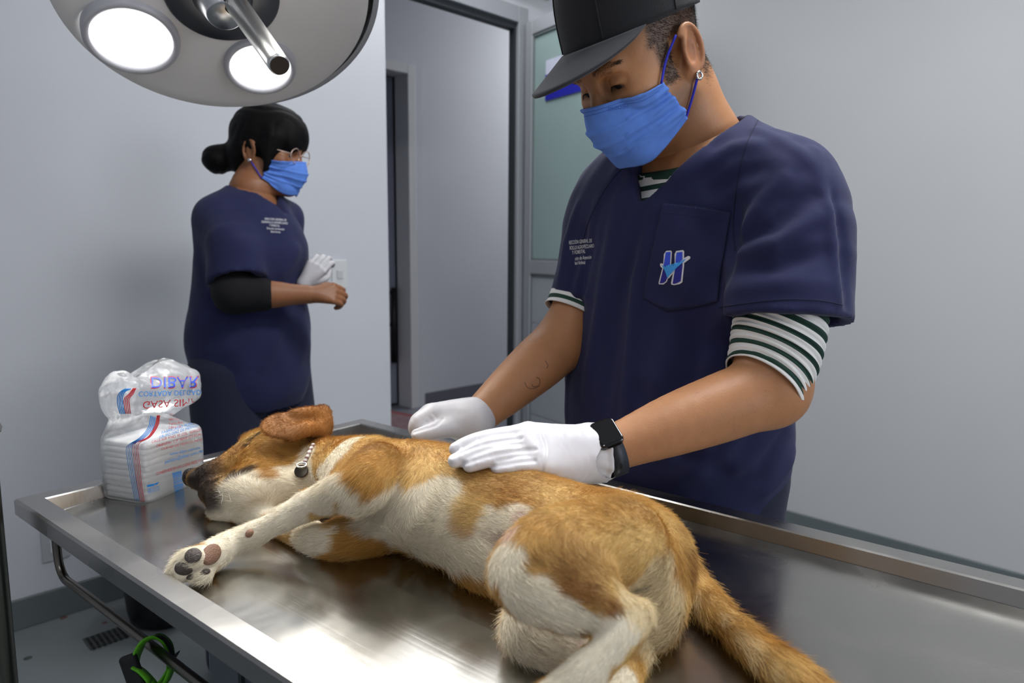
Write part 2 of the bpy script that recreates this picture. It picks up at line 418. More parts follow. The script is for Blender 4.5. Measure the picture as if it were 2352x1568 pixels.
# light switch on the left wall, a socket low on the same wall, a drain in the floor
sw_ = aty(778, 630, YW)
t = thing('light_switch', 'white light switch plate on the wall behind the woman', 'switch', A(sw_[0], YW, sw_[2]))
c_ = A(sw_[0], YW, sw_[2])
MB().abox(c_ + A(-.037, -.008, -.062), c_ + A(.037, 0, .062)).build('plate', M['white'], t, bevel=.003)
MB().abox(c_ + A(-.014, -.013, -.018), c_ + A(.014, -.008, .018)).build('rocker', mat('rocker', '#c4c6c8', .35), t, bevel=.002)
c_ = aty(126, 1252, YW)
t = thing('wall_socket', 'pale wall socket half hidden behind the table corner', 'socket', c_)
MB().abox(c_ + A(-.04, -.008, -.05), c_ + A(.04, 0, .06)).build('plate', mat('socket_plate', '#b4b6ba', .4), t, bevel=.003)
MB().abox(c_ + A(-.016, -.011, -.02), c_ + A(.016, -.008, .02)).build('socket_insert', M['white'], t)
c_ = atz(245, 1465, 0)
t = thing('floor_drain', 'dark slotted drain grate in the floor near the wall', 'drain', c_)
MB().abox(c_ + A(-.058, -.042, 0), c_ + A(.058, .042, .004)).build('drain_frame', mat('drain_metal', '#5a5f5e', .5, .6), t)
for k in range(7):
    for s in (-1, 1):
        MB().abox(c_ + A(-.052 + k * .0155, -.019 + s * .0185 - .015, .004), c_ + A(-.044 + k * .0155, .0 + s * .0185 + .0, .0065) if s < 0 else c_ + A(-.044 + k * .0155, .035, .0065)).build('slot', M['black'], t)
for (x, y, r) in ((146, 1418, .012), (240, 1430, .009), (64, 1511, .012)):
    c_ = atz(x, y, 0); st = MB().lathe(c_, (0, 0, 1), [(0, r), (.0015, r * .8)], 14).build('stain', mat('stain', '#5f4440' if y < 1500 else '#3c403e', .5), None, loc=c_)
    tagged(st, {146: 'small reddish spot on the floor beside the baseboard', 240: 'tiny brown spot on the floor between drain and steel rail', 64: 'small dark spot on the floor right of the steel post'}[x], 'spot')
c_ = atz(925, 962, 0)
t = thing('floor_mat', 'red bordered mat lying on the corridor floor', 'mat', c_)
a0, a1 = atz(890, 944, 0), atz(965, 958, 0); ex = unit(a1 - a0); ey = A(-ex[1], ex[0], 0)
if np.dot(ey, FWD) > 0: ey = -ey
mc = a0 + ex * .3 + ey * .22
MB().box(mc + A(0, 0, .005), ex * .45, ey * .22, A(0, 0, .005)).build('mat_border', mat('mat_red', '#8f4d50', .9), t)
MB().box(mc + A(0, 0, .0105), ex * .41, ey * .16, A(0, 0, .001)).build('mat_field', mat('mat_pink', '#8d7376', .9, var=.2, vscale=20), t)

# ceiling fixtures
def fixture(c, ex, ey, label, power):
    t = thing('ceiling_fixture', label, 'light', c, None)
    MB().box(c - A(0, 0, .02), ex * 1.05, ey * 1.1, A(0, 0, .02)).build('housing', M['fix'], t)
    for s in (-1, 1):
        MB().box(c - A(0, 0, .05) + ey * .5 * s, ex, ey * .22, A(0, 0, .01)).build('tube', M['tube'], t)
    l = lamp('fixture_light', 'AREA', c - A(0, 0, .075), c - A(0, 0, 2), power, (.97, .985, 1), shape='RECTANGLE', size=2 * np.linalg.norm(ex), size_y=2 * np.linalg.norm(ey))
    l.rotation_euler = (0, 0, math.atan2(ex[1], ex[0]))
    return t
fixture(A(2.0, 2.42, CEIL), A(.55, 0, 0), A(0, .30, 0), 'twin tube ceiling fixture in front of the doorway', 5)
fixture(A(1.35, .25, CEIL), A(.6, 0, 0), A(0, .25, 0), 'twin tube ceiling fixture above the man and the foot end of the table', 44)
fixture(A(-.9, -.6, CEIL), A(.6, 0, 0), A(0, .25, 0), 'twin tube ceiling fixture behind the camera', 8)
fixture(A(5.4, 3.55, 3.6), A(.6, 0, 0), A(0, .25, 0), 'twin tube ceiling fixture in the corridor', 34)

# daylight window in the rear wall, behind the camera
wx0, wx1, wz0, wz1 = .5, 2.3, 1.0, 2.3
wf_ = MB()
for a, b_ in (((wx0 - .06, -2.4, wz0 - .06), (wx1 + .06, -2.35, wz0)), ((wx0 - .06, -2.4, wz1), (wx1 + .06, -2.35, wz1 + .06)), ((wx0 - .06, -2.4, wz0), (wx0, -2.35, wz1)), ((wx1, -2.4, wz0), (wx1 + .06, -2.35, wz1)), (((wx0 + wx1) / 2 - .02, -2.4, wz0), ((wx0 + wx1) / 2 + .02, -2.35, wz1))): wf_.abox(a, b_)
wn1 = wf_.build('window_1', M['alu'], None); wn1['kind'] = 'structure'
MB().abox((wx0, -2.399, wz0), (wx1, -2.385, wz1)).build('pane', mat('bright_pane', '#ffffff', .5, emit='#eef3ff', estr=3.0), wn1)
lamp('window_light', 'AREA', A((wx0 + wx1) / 2, -2.33, (wz0 + wz1) / 2), A(.8, 1.0, 1.2), 27, (.93, .97, 1), shape='RECTANGLE', size=1.7, size_y=1.2)
# ================================================================== steel treatment table
def steel(name, color, rough, smear=0.):
    m = mat(name, color, rough, 1., bump=.0)
    nt = m.node_tree; N = nt.nodes; L = nt.links; b = N['Principled BSDF']
    tc = N.new('ShaderNodeTexCoord'); mp = N.new('ShaderNodeMapping'); mp.inputs['Rotation'].default_value = (0, 0, -TA); L.new(tc.outputs['Object'], mp.inputs[0])
    mp2 = N.new('ShaderNodeMapping'); mp2.inputs['Scale'].default_value = (260, 6, 60); L.new(mp.outputs[0], mp2.inputs[0])   # brushed along the table
    n = N.new('ShaderNodeTexNoise'); n.inputs['Scale'].default_value = 1; n.inputs['Detail'].default_value = 4; L.new(mp2.outputs[0], n.inputs['Vector'])
    bp = N.new('ShaderNodeBump'); bp.inputs['Strength'].default_value = .05 + smear; bp.inputs['Distance'].default_value = .0006; L.new(n.outputs[0], bp.inputs['Height'])
    L.new(bp.outputs[0], b.inputs['Normal'])
    n2 = N.new('ShaderNodeTexNoise'); n2.inputs['Scale'].default_value = 7; n2.inputs['Detail'].default_value = 7; n2.inputs['Distortion'].default_value = .6; L.new(mp.outputs[0], n2.inputs['Vector'])
    mr = N.new('ShaderNodeMapRange'); mr.inputs[1].default_value = .35; mr.inputs[2].default_value = .7; mr.inputs[3].default_value = rough - .04; mr.inputs[4].default_value = rough + .12
    L.new(n2.outputs[0], mr.inputs[0]); L.new(mr.outputs[0], b.inputs['Roughness'])
    return m
M['steel'] = steel('brushed_steel', '#a9a7a2', .18, .09)
M['steel2'] = steel('rim_steel', '#a19f9c', .27, .05)
M['chrome'] = mat('polished_steel', '#c9c9c9', .12, 1.)
M['dsteel'] = mat('dark_steel', '#6d6862', .3, 1.)
TLEN, TWID, RIM, DEP = 1.62, .644, .032, .019
tbl = thing('treatment_table', 'long brushed steel veterinary table with a raised rim, under the dog', 'table', tab(TWID / 2, -TLEN / 2, 0))
# rim: a folded profile swept round the four sides, open corners mitred
prof = [(0.004, -.028), (0, -.024), (0, -.003), (.003, 0), (RIM - .002, 0), (RIM, -.002), (RIM + .004, -DEP - .002), (RIM + .006, -DEP - .006)]
cor = [(0, 0, 1, -1), (TWID, 0, -1, -1), (TWID, -TLEN, -1, 1), (0, -TLEN, 1, 1)]
V = []; F = []
for (u, v, a, b) in cor:
    for (o, z) in prof: V.append(tab(u + a * o, v + b * o, TOP + z))
n = len(prof)
for k in range(4):
    q = (k + 1) % 4
    for i in range(n - 1): F.append((k * n + i, q * n + i, q * n + i + 1, k * n + i + 1))
F = [f[::-1] for f in F]
rim = add('rim', np.array(V), F, M['steel2'], tbl, False)
e = RIM + .005; CRU = .195
tv = []; z0 = TOP - DEP
for u, dz in ((e, -.004), (CRU, .0035), (TWID - e, -.0015)):
    for v in (-e, -TLEN + e): tv.append(tab(u, v, z0 + dz))
add('tray', np.array(tv), [(2 * i, 2 * i + 1, 2 * i + 3, 2 * i + 2) for i in range(2)], M['steel'], tbl, False)
MB().tbox((.01, -TLEN + .01, TOP - .030), (TWID - .01, -.01, TOP - .0225)).build('underside', M['dsteel'], tbl)
# column, base, wheels
MB().tbox((.14, -.86, .12), (.50, -.27, TOP - .03)).build('column', mat('column_cover', '#5b636c', .4, .2), tbl, bevel=.008)
c2 = tbl.children[-1]
for k in range(4): MB().tbox((.135, -.82 + k * .15, .14), (.14, -.812 + k * .15, TOP - .04)).build('column_groove', M['alud'], c2)
MB().tbox((.06, -1.1, .05), (.58, -.3, .12)).build('base', M['dsteel'], tbl, bevel=.012)
for u in (.1, .54):
    for v in (-.36, -1.04):
        MB().lathe(tab(u - .012, v, .026), TX, [(0, .02), (.003, .026), (.021, .026), (.024, .02)], 20).build('wheel', M['black'], tbl, True)
# bent rod rail under the near edge
r0 = .03; zr = .792
pts = [tab(r0, -.062, TOP - .03), tab(r0, -.064, zr + .035), tab(r0, -.070, zr + .012), tab(r0, -.088, zr), tab(r0, -.12, zr)]
pts = list(spline(pts, 5)) + [tab(r0, -1.2, zr), tab(r0, -1.225, zr + .01), tab(r0, -1.235, zr + .03), tab(r0, -1.236, TOP - .03)]
MB().tube(pts, .0058, 14).build('rail', M['dsteel'], tbl, True)

# post at the left edge of the picture: trolley upright with a bolt
p0 = at(-14, 1200, 1.0); p0[2] = 0
t = thing('steel_post', 'slim steel upright at the left edge beside the table corner', 'post', p0)
MB().lathe(p0, (0, 0, 1), [(.03, .0115), (1.10, .0115), (1.105, .009)], 20).build('tube', mat('post_steel', '#6f6e66', .33, 1.), t, True)
MB().lathe(p0, (0, 0, 1), [(0, .13), (.02, .13), (.03, .03)], 24).build('foot', M['dsteel'], t, True)
bz = at(2, 975, 1.0)[2]
MB().lathe(A(p0[0], p0[1], bz) , RIGHT, [(-.02, .006), (.012, .006), (.0125, .0075), (.019, .0075), (.02, .006)], 6).build('bolt', M['steel2'], t)

# dark bin on the floor behind the table's corner
bc = A(.79, 2.46, 0)
t = thing('waste_bin', 'black rounded bin on the floor below the table, by the baseboard', 'bin', bc)
MB().lathe(bc, (0, 0, 1), [(0, .10), (.012, .118), (.05, .125), (.26, .14), (.27, .145), (.262, .146), (.255, .136), (.05, .118), (.02, .1)], 36).build('bin_body', M['black'], t, True)

# ================================================================== surgical lamp
LD = 1.15
lc = at(500, -6, LD); lv = unit(lc - CAM)
wv = unit((-UP * .98 + RIGHT * .10) - lv * np.dot(-UP * .98 + RIGHT * .10, lv))
LN = unit(-.78 * lv + .62 * wv)
la = unit(RIGHT - LN * np.dot(RIGHT, LN)); lb = np.cross(LN, la)
RAD = 343 * LD / FPX
def onlamp(x, y, off=0.):
    d = ray(x, y); return CAM + d * np.dot(lc + LN * off - CAM, LN) / np.dot(d, LN)
M['lampw'] = mat('lamp_housing_paint', '#e4e2e0', .38, bump=.03, bscale=8, var=.03, vscale=5)
M['lampr'] = mat('lamp_ring', '#b3b3b9', .35)
M['lens'] = mat('lamp_lens', '#ffffff', .3, emit='#ffffff', estr=5)
sl = thing('surgical_lamp', 'white round operating lamp with lit round lenses, hanging at the top left', 'lamp', lc - LN * .2)
shc = lc + la * .013
MB().lathe(shc, LN, [(-.115, .05), (-.11, .12), (-.085, .2), (-.05, RAD * .97), (-.034, RAD * 1.02)], 96).build('back_shell', mat('shell_paint', '#c9cbd0', .3), sl, True)
MB().lathe(shc, LN, [(-.034, RAD * .985), (-.034, RAD * 1.025), (-.012, RAD * 1.035), (-.006, RAD * 1.03), (-.006, RAD * .99)], 96, caps=False).build('edge_band', mat('band', '#a9acb1', .4), sl, True)
MB().lathe(lc, LN, [(-.03, RAD * .99), (-.002, RAD * 1.004), (0, RAD * .995), (.006, RAD * .9), (.014, RAD * .62), (.017, .1)], 96).build('front_cover', M['lampw'], sl, True)
l1, l2 = onlamp(303, 84, .016), onlamp(598, 150, .016)
cen = onlamp(505, -46, .012)
l3 = cen + (cen - l1) * 1.02; l4 = cen + (cen - l2) * 1.0
for k, p in enumerate((l1, l2, l3, l4)):
    r_ = .0605 if k != 1 else .0515
    ringo = MB().lathe(p, LN, [(-.008, r_ * 1.22), (.008, r_ * 1.19), (.012, r_ * 1.12), (.010, r_ * 1.02), (.004, r_)], 64, caps=False).build('lens_ring', M['lampr'], sl, True)
    MB().lathe(p, LN, [(.0035, r_ * 1.01), (.0055, r_ * .6), (.006, .003)], 48).build('lens', M['lens'], sl, True)
    lamp('lens_light', 'SPOT', p + LN * .02, p + LN * 1, 13, (1, .975, .92), spot_size=math.radians(75), spot_blend=.7, shadow_soft_size=.06)
hc = onlamp(510, -14, .015)
MB().lathe(hc, LN, [(-.01, .088), (.004, .088), (.006, .085), (.007, .05)], 64).build('hub_plate', mat('hub_grey', '#68686c', .32, .9), sl, True)
MB().lathe(hc, LN, [(.0, .046), (.010, .046), (.03, .036), (.05, .027), (.053, .024)], 48).build('hub_cone', mat('hub_steel', '#c4c4c6', .3, 1.), sl, True)
ha = at(545, 12, LD - .055); hb_ = at(642, 150, LD - .19)
hd = unit(hb_ - ha)
MB().lathe(ha - hd * .02, hd, [(0, .0195), (.012, .0195), (.014, .0175)], 32).build('handle_collar', M['black'], sl, True)
MB().lathe(ha - hd * .01, hd, [(0, .0175), (np.linalg.norm(hb_ - ha), .0150), (np.linalg.norm(hb_ - ha) + .008, .0145), (np.linalg.norm(hb_ - ha) + .010, .013)], 32).build('handle', mat('brushed_handle', '#dcdcda', .28, 1.), sl, True)
he = hb_ - hd * 0; MB().lathe(he - hd * .0005, hd, [(0, .0128), (.0015, .0126)], 24).build('handle_end', mat('handle_end', '#3a3532', .5, .6), sl)
# suspension arm up to the ceiling
ab = lc - LN * .11; up1 = A(lc[0] - .1, lc[1] + .25, 2.35)
MB().tube(spline([ab, ab - LN * .08 + A(0, 0, .05), lerp(ab, up1, .5) + A(.02, 0, .1), up1, A(up1[0], up1[1], CEIL)], 8), .022, 16).build('arm', M['lampw'], sl, True)

# ================================================================== green strap looped round the rail
gc = at(345, 1510, 0.93)
lpt = lambda x, y, d: at(x, y, d)
zr_d = np.dot(tab(r0, -.36, zr) - CAM, FWD)
D0 = float(zr_d)
M['green'] = mat('green_webbing', '#57a81c', .6, bump=.4, bscale=500)
M['blackw'] = mat('black_webbing', '#15171a', .7, bump=.3, bscale=500)
st = thing('green_strap', 'bright green and black dog harness strap looped on the rail under the table', 'strap', at(350, 1568, D0))
loop = spline([lpt(306, 1542, D0 - .022), lpt(312, 1510, D0 - .022), lpt(326, 1480, D0 - .016), lpt(346, 1466, D0 - .008), lpt(368, 1468, D0), lpt(385, 1484, D0 + .010), lpt(392, 1508, D0 + .016), lpt(390, 1535, D0 + .014), lpt(378, 1556, D0 + .006), lpt(362, 1574, D0)], 6)
ref = unit(RIGHT * .1 + UP)
ctr = lpt(348, 1520, D0)
def band(pts, half, thick, m_, name, off=0., width_dir=None):
    P = np.array(pts); T = np.gradient(P, axis=0); T /= np.linalg.norm(T, axis=1)[:, None]
    Wd = np.tile(unit(-FWD + UP * .35 + RIGHT * .15), (len(P), 1)); Wd -= T * (Wd * T).sum(1)[:, None]; Wd /= np.linalg.norm(Wd, axis=1)[:, None]
    Nn = np.cross(T, Wd); sgn = np.sign(((P - ctr) * Nn).sum(1)); Nn *= np.where(sgn == 0, 1, sgn)[:, None]
    P = P + Nn * off
    V = np.stack([P + Wd * half + Nn * thick / 2, P - Wd * half + Nn * thick / 2, P - Wd * half - Nn * thick / 2, P + Wd * half - Nn * thick / 2], 1).reshape(-1, 3)
    n_ = len(P); F = [(j * 4 + i, j * 4 + (i + 1) % 4, (j + 1) * 4 + (i + 1) % 4, (j + 1) * 4 + i) for j in range(n_ - 1) for i in range(4)] + [(3, 2, 1, 0), tuple((n_ - 1) * 4 + i for i in range(4))]
    return add(name, V, F, m_, st, True)
band(loop, .0125, .0022, M['green'], 'webbing')
band(loop[:38], .0055, .0012, M['blackw'], 'black_stripe', .0018)
s2 = spline([lpt(308, 1530, D0 - .03), lpt(330, 1545, D0 - .03), lpt(352, 1575, D0 - .03), lpt(370, 1640, D0 - .02)], 6)
band(s2, .011, .0025, M['green'], 'webbing')
s3 = spline([lpt(396, 1530, D0 - .01), lpt(384, 1560, D0 - .012), lpt(366, 1590, D0 - .015), lpt(350, 1650, D0 - .02)], 6)
band(s3, .010, .0025, M['green'], 'webbing')
bk = MB(); b0 = lpt(306, 1545, D0 - .03); bx_ = unit(RIGHT * .35 - UP * 1); by_ = unit(np.cross(bx_, FWD))
bk.box(b0 + bx_ * .012, bx_ * .034, by_ * .010, FWD * .005); bk.build('buckle', M['blackw'], st, bevel=.004)
tip = MB(); tip.tube([lpt(392, 1520, D0 + .01), lpt(404, 1504, D0 + .012), lpt(413, 1494, D0 + .014)], [.0022, .0022, .0006], 8); tip.build('loose_end', M['blackw'], st, True)
# ================================================================== people
from mathutils.bvhtree import BVHTree
def bvh_of(V, F): return BVHTree.FromPolygons([tuple(v) for v in V], [tuple(f) for f in F])
def hit(b, x, y):                     # the surface point seen at a photograph point
    d = ray(x, y); d = d / np.linalg.norm(d); r = b.ray_cast(Vector(CAM), Vector(d))
    return (np.array(r[0]), np.array(r[1])) if r[0] is not None else (None, None)
def stick(b, V2, c, right, up, n, off):   # lay flat shapes on a surface
    out = []
    for (x, y, *z) in V2:
        p = c + right * x + up * y; r = b.ray_cast(Vector(p + n * .06), Vector(-n), .16)
        q = np.array(r[0]) if r[0] is not None else p
        out.append(q + n * (off + (z[0] if z else 0)))
    return np.array(out)
def subdiv_poly(V, F, n=2):           # finer flat shapes, so that they follow the surface
    import bmesh
    bm = bmesh.new(); vs = [bm.verts.new(tuple(v)) for v in V]
    for f in F:
        try: bm.faces.new([vs[i] for i in f])
        except ValueError: pass
    bmesh.ops.triangulate(bm, faces=bm.faces[:])
    for _ in range(n): bmesh.ops.subdivide_edges(bm, edges=[e for e in bm.edges if e.calc_length() > .006], cuts=1, use_grid_fill=True)
    bmesh.ops.triangulate(bm, faces=bm.faces[:]); bm.verts.index_update()
    V = np.array([v.co for v in bm.verts]); F = [tuple(v.index for v in f.verts) for f in bm.faces]; bm.free(); return V, F

def head_field(sc, neck_pts, female=False, h=.0022, back=None):
    """a head in its own frame: origin between the ears, x to the nose, y to the left ear, z up"""
    F = Field(A(-.14, -.11, -.22) * sc, A(.15, .11, .16) * sc, h)
    e = lambda c, r, k=.02, op='u', R=None: F.ell(A(*c) * sc, A(*r) * sc, R, k * sc, op)
    cn = lambda a, b, ra, rb, k=.02, op='u': F.cone(A(*a) * sc, A(*b) * sc, ra * sc, rb * sc, k * sc, op)
    e((-.006, 0, .052), (.098, .076, .084), 0)
    e((.034, 0, .0), (.062, .062, .085), .03)
    e((.042, 0, -.052), (.05, .051, .048), .03)
    e((.078, 0, -.086), (.021, .025, .019), .03)
    for s in (-1, 1):
        cn((.002, .056 * s, -.04), (.07, .022 * s, -.086), .016, .015, .03)
        e((.060, .046 * s, -.010), (.024, .018, .017), .022)
    cn((.082, -.034, .034), (.082, .034, .034), .012, .012, .016)
    for s in (-1, 1): e((.091, .031 * s, .013), (.013, .018, .012), .012, 's')
    for s in (-1, 1): e((.074, .031 * s, .012), (.0145, .0155, .0145), .004)
    for s in (-1, 1): e((.0905, .032 * s, .0055), (.010, .0135, .0040), .003, 's')
    cn((.090, 0, .014), (.110, 0, -.020), .0085, .0105, .012)
    for s in (-1, 1): e((.100, .012 * s, -.024), (.010, .0075, .0075), .008)
    cn((.093, -.018, -.052), (.093, .018, -.052), .007, .007, .012); cn((.089, -.016, -.064), (.089, .016, -.064), .008, .008, .01)
    for s in (-1, 1):                                    # ears
        R = axes(A(.92, .38 * s, .05), A(-.15, .1 * s, 1))
        e((-.012, .079 * s, .002), (.021, .0065, .032), .006, 'u', R)
        e((-.006, .075 * s, -.024), (.012, .006, .012), .008)
        e((-.008, .086 * s, .0), (.011, .006, .016), .005, 's', R)
        e((-.014, .088 * s, .017), (.010, .004, .009), .004, 's', R)
        rim = [(-.001 + .0 * k, .074 * s, .012) if k == 0 else (-.012 - .021 * math.cos(t), (.081 + .0035 * math.sin(t)) * s, .002 + .031 * math.sin(t)) for k, t in enumerate(np.linspace(2.6, -1.2, 12))]
        F.chain([(A(*p) * sc, .0034 * sc) for p in rim[1:]], .003 * sc)
    F.chain(neck_pts, .03 * sc)
    return F
EARC = A(-.012, .082, .002)

def shell_from(fieldfn, lo, hi, h, smooth=0):
    F = Field(lo, hi, h); fieldfn(F); return F.mesh(smooth)

M['skin'] = mat('skin', '#a9744f', .48, attr='col', sss=.12, bump=.12, bscale=420, var=.05, vscale=60)
M['scrub'] = mat('navy_scrub_cotton', '#1a1e46', .88, bump=.07, bscale=1300, var=.08, vscale=14, sheen=.06)
M['scrubd'] = mat('navy_stitching', '#141733', .9)
M['trouser'] = mat('navy_trousers', '#171b33', .88, bump=.2, bscale=700, sheen=.05)
M['hair'] = mat('black_hair', '#0a090a', .6, spec=.15, bump=.5, bscale=300)
M['glove'] = mat('white_latex', '#c8c6ca', .42, sss=.06, bump=.025, bscale=160)
M['mask'] = mat('blue_mask_fabric', '#5c88de', .8, bump=.25, bscale=900, var=.06, vscale=80)
M['strap'] = mat('blue_ear_loop', '#2c2fb8', .7)
M['silver'] = mat('silver', '#d8d8d8', .15, 1.)
M['eye'] = mat('eye', '#ffffff', .12, attr='col')
M['shoe'] = mat('black_shoe', '#101012', .5)

def stripes(name):
    m = mat(name, '#e6e6e4', .9, bump=.3, bscale=800, attr='col'); return m
M['jersey'] = stripes('striped_jersey')
GREEN, WHITE = np.array(lin('#1a3a30')), np.array(lin('#e4e3e1'))

# ------------------------------------------------------------------ the man at the table
HSC = 1.05
yaw, pit = math.radians(19), math.radians(34)
f0 = -TX * math.cos(yaw) + TY * math.sin(yaw); HY = np.cross(A(0, 0, 1), f0)
HX = f0 * math.cos(pit) - A(0, 0, 1) * math.sin(pit); HZ = A(0, 0, 1) * math.cos(pit) + f0 * math.sin(pit)
HO = at(1572, 125, .98) - HY * .079 * HSC
HR = np.stack([HX, HY, HZ])                     # rows: the head's axes
def hw(P): return HO + np.asarray(P) @ HR
def hl(P): return (np.asarray(P) - HO) @ HR.T

man = thing('person', 'man in navy scrubs, black cap and blue mask bending over the dog with gloved hands', 'person', tab(.80, -.70, 0))
NB = tab(.775, -.685, 1.40)
Lsh, Rsh = at(1795, 430, 1.02), at(1412, 468, 1.255)
Lel, Lwr = at(1772, 888, .972), at(1400, 1032, .925)
Rel, Rwr = at(1292, 785, 1.235), at(1085, 968, 1.125)
UV = np.stack([TY, TX, A(0, 0, 1)])
def torso(F, g=0., k=.05):
    F.ell(tab(.80, -.665, .93), (.165 + g, .115 + g, .15 + g), UV, k)
    F.ell(tab(.80, -.67, 1.08), (.150 + g, .11 + g, .15 + g), UV, k)
    F.ell(tab(.795, -.685, 1.24), (.178 + g, .118 + g, .17 + g), UV, k)
    F.ell(tab(.80, -.69, 1.34), (.19 + g, .10 + g, .09 + g), UV, k)
    F.cone(NB + A(0, 0, .012), Lsh, .066 + g, .056 + g, k); F.cone(NB + A(0, 0, .008), Rsh, .064 + g, .052 + g, k)
# body: trunk, arms, legs in one surface; the head and neck grow out of the collar
bf = Field(tab(.80, -.70, .88) - A(.40, .46, .92), tab(.80, -.70, 1.45) + A(.36, .36, .06), .0055)
torso(bf)
bf.chain([(Lsh, .052), (lerp(Lsh, Lel, .5), .050), (Lel + A(0, 0, .02), .047)], .03)
bf.chain([(lerp(Lsh, Lel, .9), .047), (Lel, .047), (lerp(Lel, Lwr, .25) + A(0, 0, -.002), .0475), (lerp(Lel, Lwr, .6), .0415), (lerp(Lel, Lwr, .88), .0325), (Lwr, .030), (lerp(Lel, Lwr, 1.06), .026)], .02)
bf.ell(Lel + RIGHT * .006 - UP * .014, (.038, .036, .036), None, .03)
bf.chain([(Rsh, .046), (at(1366, 600, 1.25), .042), (Rel, .044)], .03)
bf.chain([(Rel, .046), (lerp(Rel, Rwr, .25), .047), (lerp(Rel, Rwr, .6), .039), (lerp(Rel, Rwr, .9), .030), (Rwr, .028), (lerp(Rel, Rwr, 1.05), .024)], .02)
for s in (1, -1):
    hipj = tab(.80, -.665 + .09 * s, .88); kn = tab(.79, -.67 + .105 * s, .48); an = tab(.81, -.70 + .11 * s, .08)
    bf.chain([(hipj, .09), (kn, .058), (lerp(kn, an, .3), .056), (an, .04)], .03)
    bf.chain([(an + A(0, 0, -.03), .042), (an - TX * .15 + A(0, 0, -.045), .03)], .02)
bV, bF = bf.mesh(1)
# head
nl = hl(NB) ; nl2 = hl(NB + A(0, 0, -.05))
hf = head_field(HSC, [(A(-.022, 0, -.02) * HSC, .060 * HSC), (lerp(A(-.03, 0, -.03) * HSC, nl, .55), .062), (nl, .074)])
hf.chain([(A(-.035, 0, -.055) * HSC, .052), (hl(lerp(NB, Lsh, .30) + A(0, 0, .030)), .048)], .03)
hf.chain([(A(-.035, 0, -.055) * HSC, .052), (hl(lerp(NB, Rsh, .30) + A(0, 0, .026)), .046)], .03)
hV, hF = hf.mesh(0)
hL = hV / HSC; hV = hw(hV)
SK, SKD = np.array(lin('#a87650')), np.array(lin('#7d5236'))
wob = Wob(60, 3); wob2 = Wob(160, 4)
def skin_cols(L, n1):
    c = np.tile(SK, (len(L), 1)); x, y, z = L.T
    c = c * (1 + .06 * n1[:, None])
    beard = sstep(-.03, -.05, z + .25 * (x - .03)) * sstep(-.13, -.095, z) * sstep(-.02, .01, x) * .62
    c = mixc(c, np.array(lin('#5c4434')), beard * np.clip(.75 + .25 * n1, 0, 1))
    ear = np.exp(-(((x + .01) / .03) ** 2 + ((np.abs(y) - .082) / .008) ** 2 + (z / .035) ** 2))
    c = mixc(c, np.array(lin('#a86a4b')), .6 * ear)
    return np.clip(c, 0, 1)
hc_ = skin_cols(hL, wob(hV)); bc_ = np.tile(SK, (len(bV), 1)) * (1 + .05 * wob(bV)[:, None])
allV = np.vstack([bV, hV]); allF = np.vstack([bF, hF + len(bV)])
body = add('body', allV, allF, M['skin'], man, True, np.vstack([bc_, hc_]))
HB = bvh_of(hV, hF)
# eyes
for s in (-1, 1):
    c = A(.0735, .031 * s, .011) * HSC; V = []; n = 20
    mb = MB().lathe(c, (1, 0, -.35), [(-.0128 * HSC * math.cos(t), .0128 * HSC * math.sin(t) + 1e-5) for t in np.linspace(0, math.pi, 18)], 24, caps=False)
    V = np.array(mb.V); d = (V - c) @ unit(A(1, 0, -.35)) / (.0128 * HSC)
    cc = np.where(d[:, None] > .95, np.array(lin('#060505')), np.where(d[:, None] > .84, np.array(lin('#2c1a10')), np.array(lin('#d8d2cc'))))
    add('eye', hw(V), mb.F, M['eye'], man, True, cc)
BROWS = True

# cap: crown, brim, button, seams
def cap_pt(a, t):                                   # a: angle round the head, t: 0 band .. 1 top
    ca, sa = math.cos(a), math.sin(a)
    zb = .052 + .016 * ca if True else 0
    H = .125
    prof = (1 - t ** 3.2) ** .5 if t < 1 else 0
    rx, ry = .106 * (1 + .05 * t * (1 - t)), .086 * (1 + .06 * t * (1 - t))
    front = max(0, ca) ** 2
    x = -.006 + rx * ca * prof; y = ry * sa * prof
    z = zb + H * (1 - (1 - t) ** 1.25) * (1 + .10 * front)
    return A(x - .30 * (z - zb), y, z) * HSC
na, ntt = 72, 20; V = []
for j in range(ntt + 1):
    for i in range(na): V.append(hw(cap_pt(2 * math.pi * i / na, j / ntt)))
F = [(j * na + i, j * na + (i + 1) % na, (j + 1) * na + (i + 1) % na, (j + 1) * na + i) for j in range(ntt) for i in range(na)]
M['cap'] = mat('black_cap_cloth', '#17171b', .88, bump=.3, bscale=900, sheen=.1)
M['capb'] = mat('brim_cloth', '#2a2a30', .85, bump=.35, bscale=1100, sheen=.2)
cap = add('cap', np.array(V), F, M['cap'], man)
sm = cap.modifiers.new('thick', 'SOLIDIFY'); sm.thickness = .0025
for k in range(6):
    a = math.pi / 6 + k * math.pi / 3
    pts = [hw(cap_pt(a, t) * 1.006) for t in np.linspace(.02, .97, 16)]
    Vv, Ff = tube_vf(pts, .0011, 6); add('cap_seam', Vv, Ff, M['cap'], cap)
bt = hw(cap_pt(0, 1)); MB().lathe(bt - HZ * .001, HZ, [(0, .008), (.004, .007), (.006, .003)], 16).build('button', M['cap'], cap, True)
V = []; ns, nr = 33, 10
for j in range(nr + 1):
    r = j / nr
    for i in range(ns):
        s = -1 + 2 * i / (ns - 1); a = s * 1.12
        root = cap_pt(a, 0.0) / HSC + A(.001, 0, .001)
        cph = max(0, math.cos(s * math.pi / 2)) ** .62
        out = root + A(.080 * cph, .006 * s * cph, -.020 * cph - .012 * s * s * cph)
        p = lerp(root, out, r); V.append(hw(p * HSC))
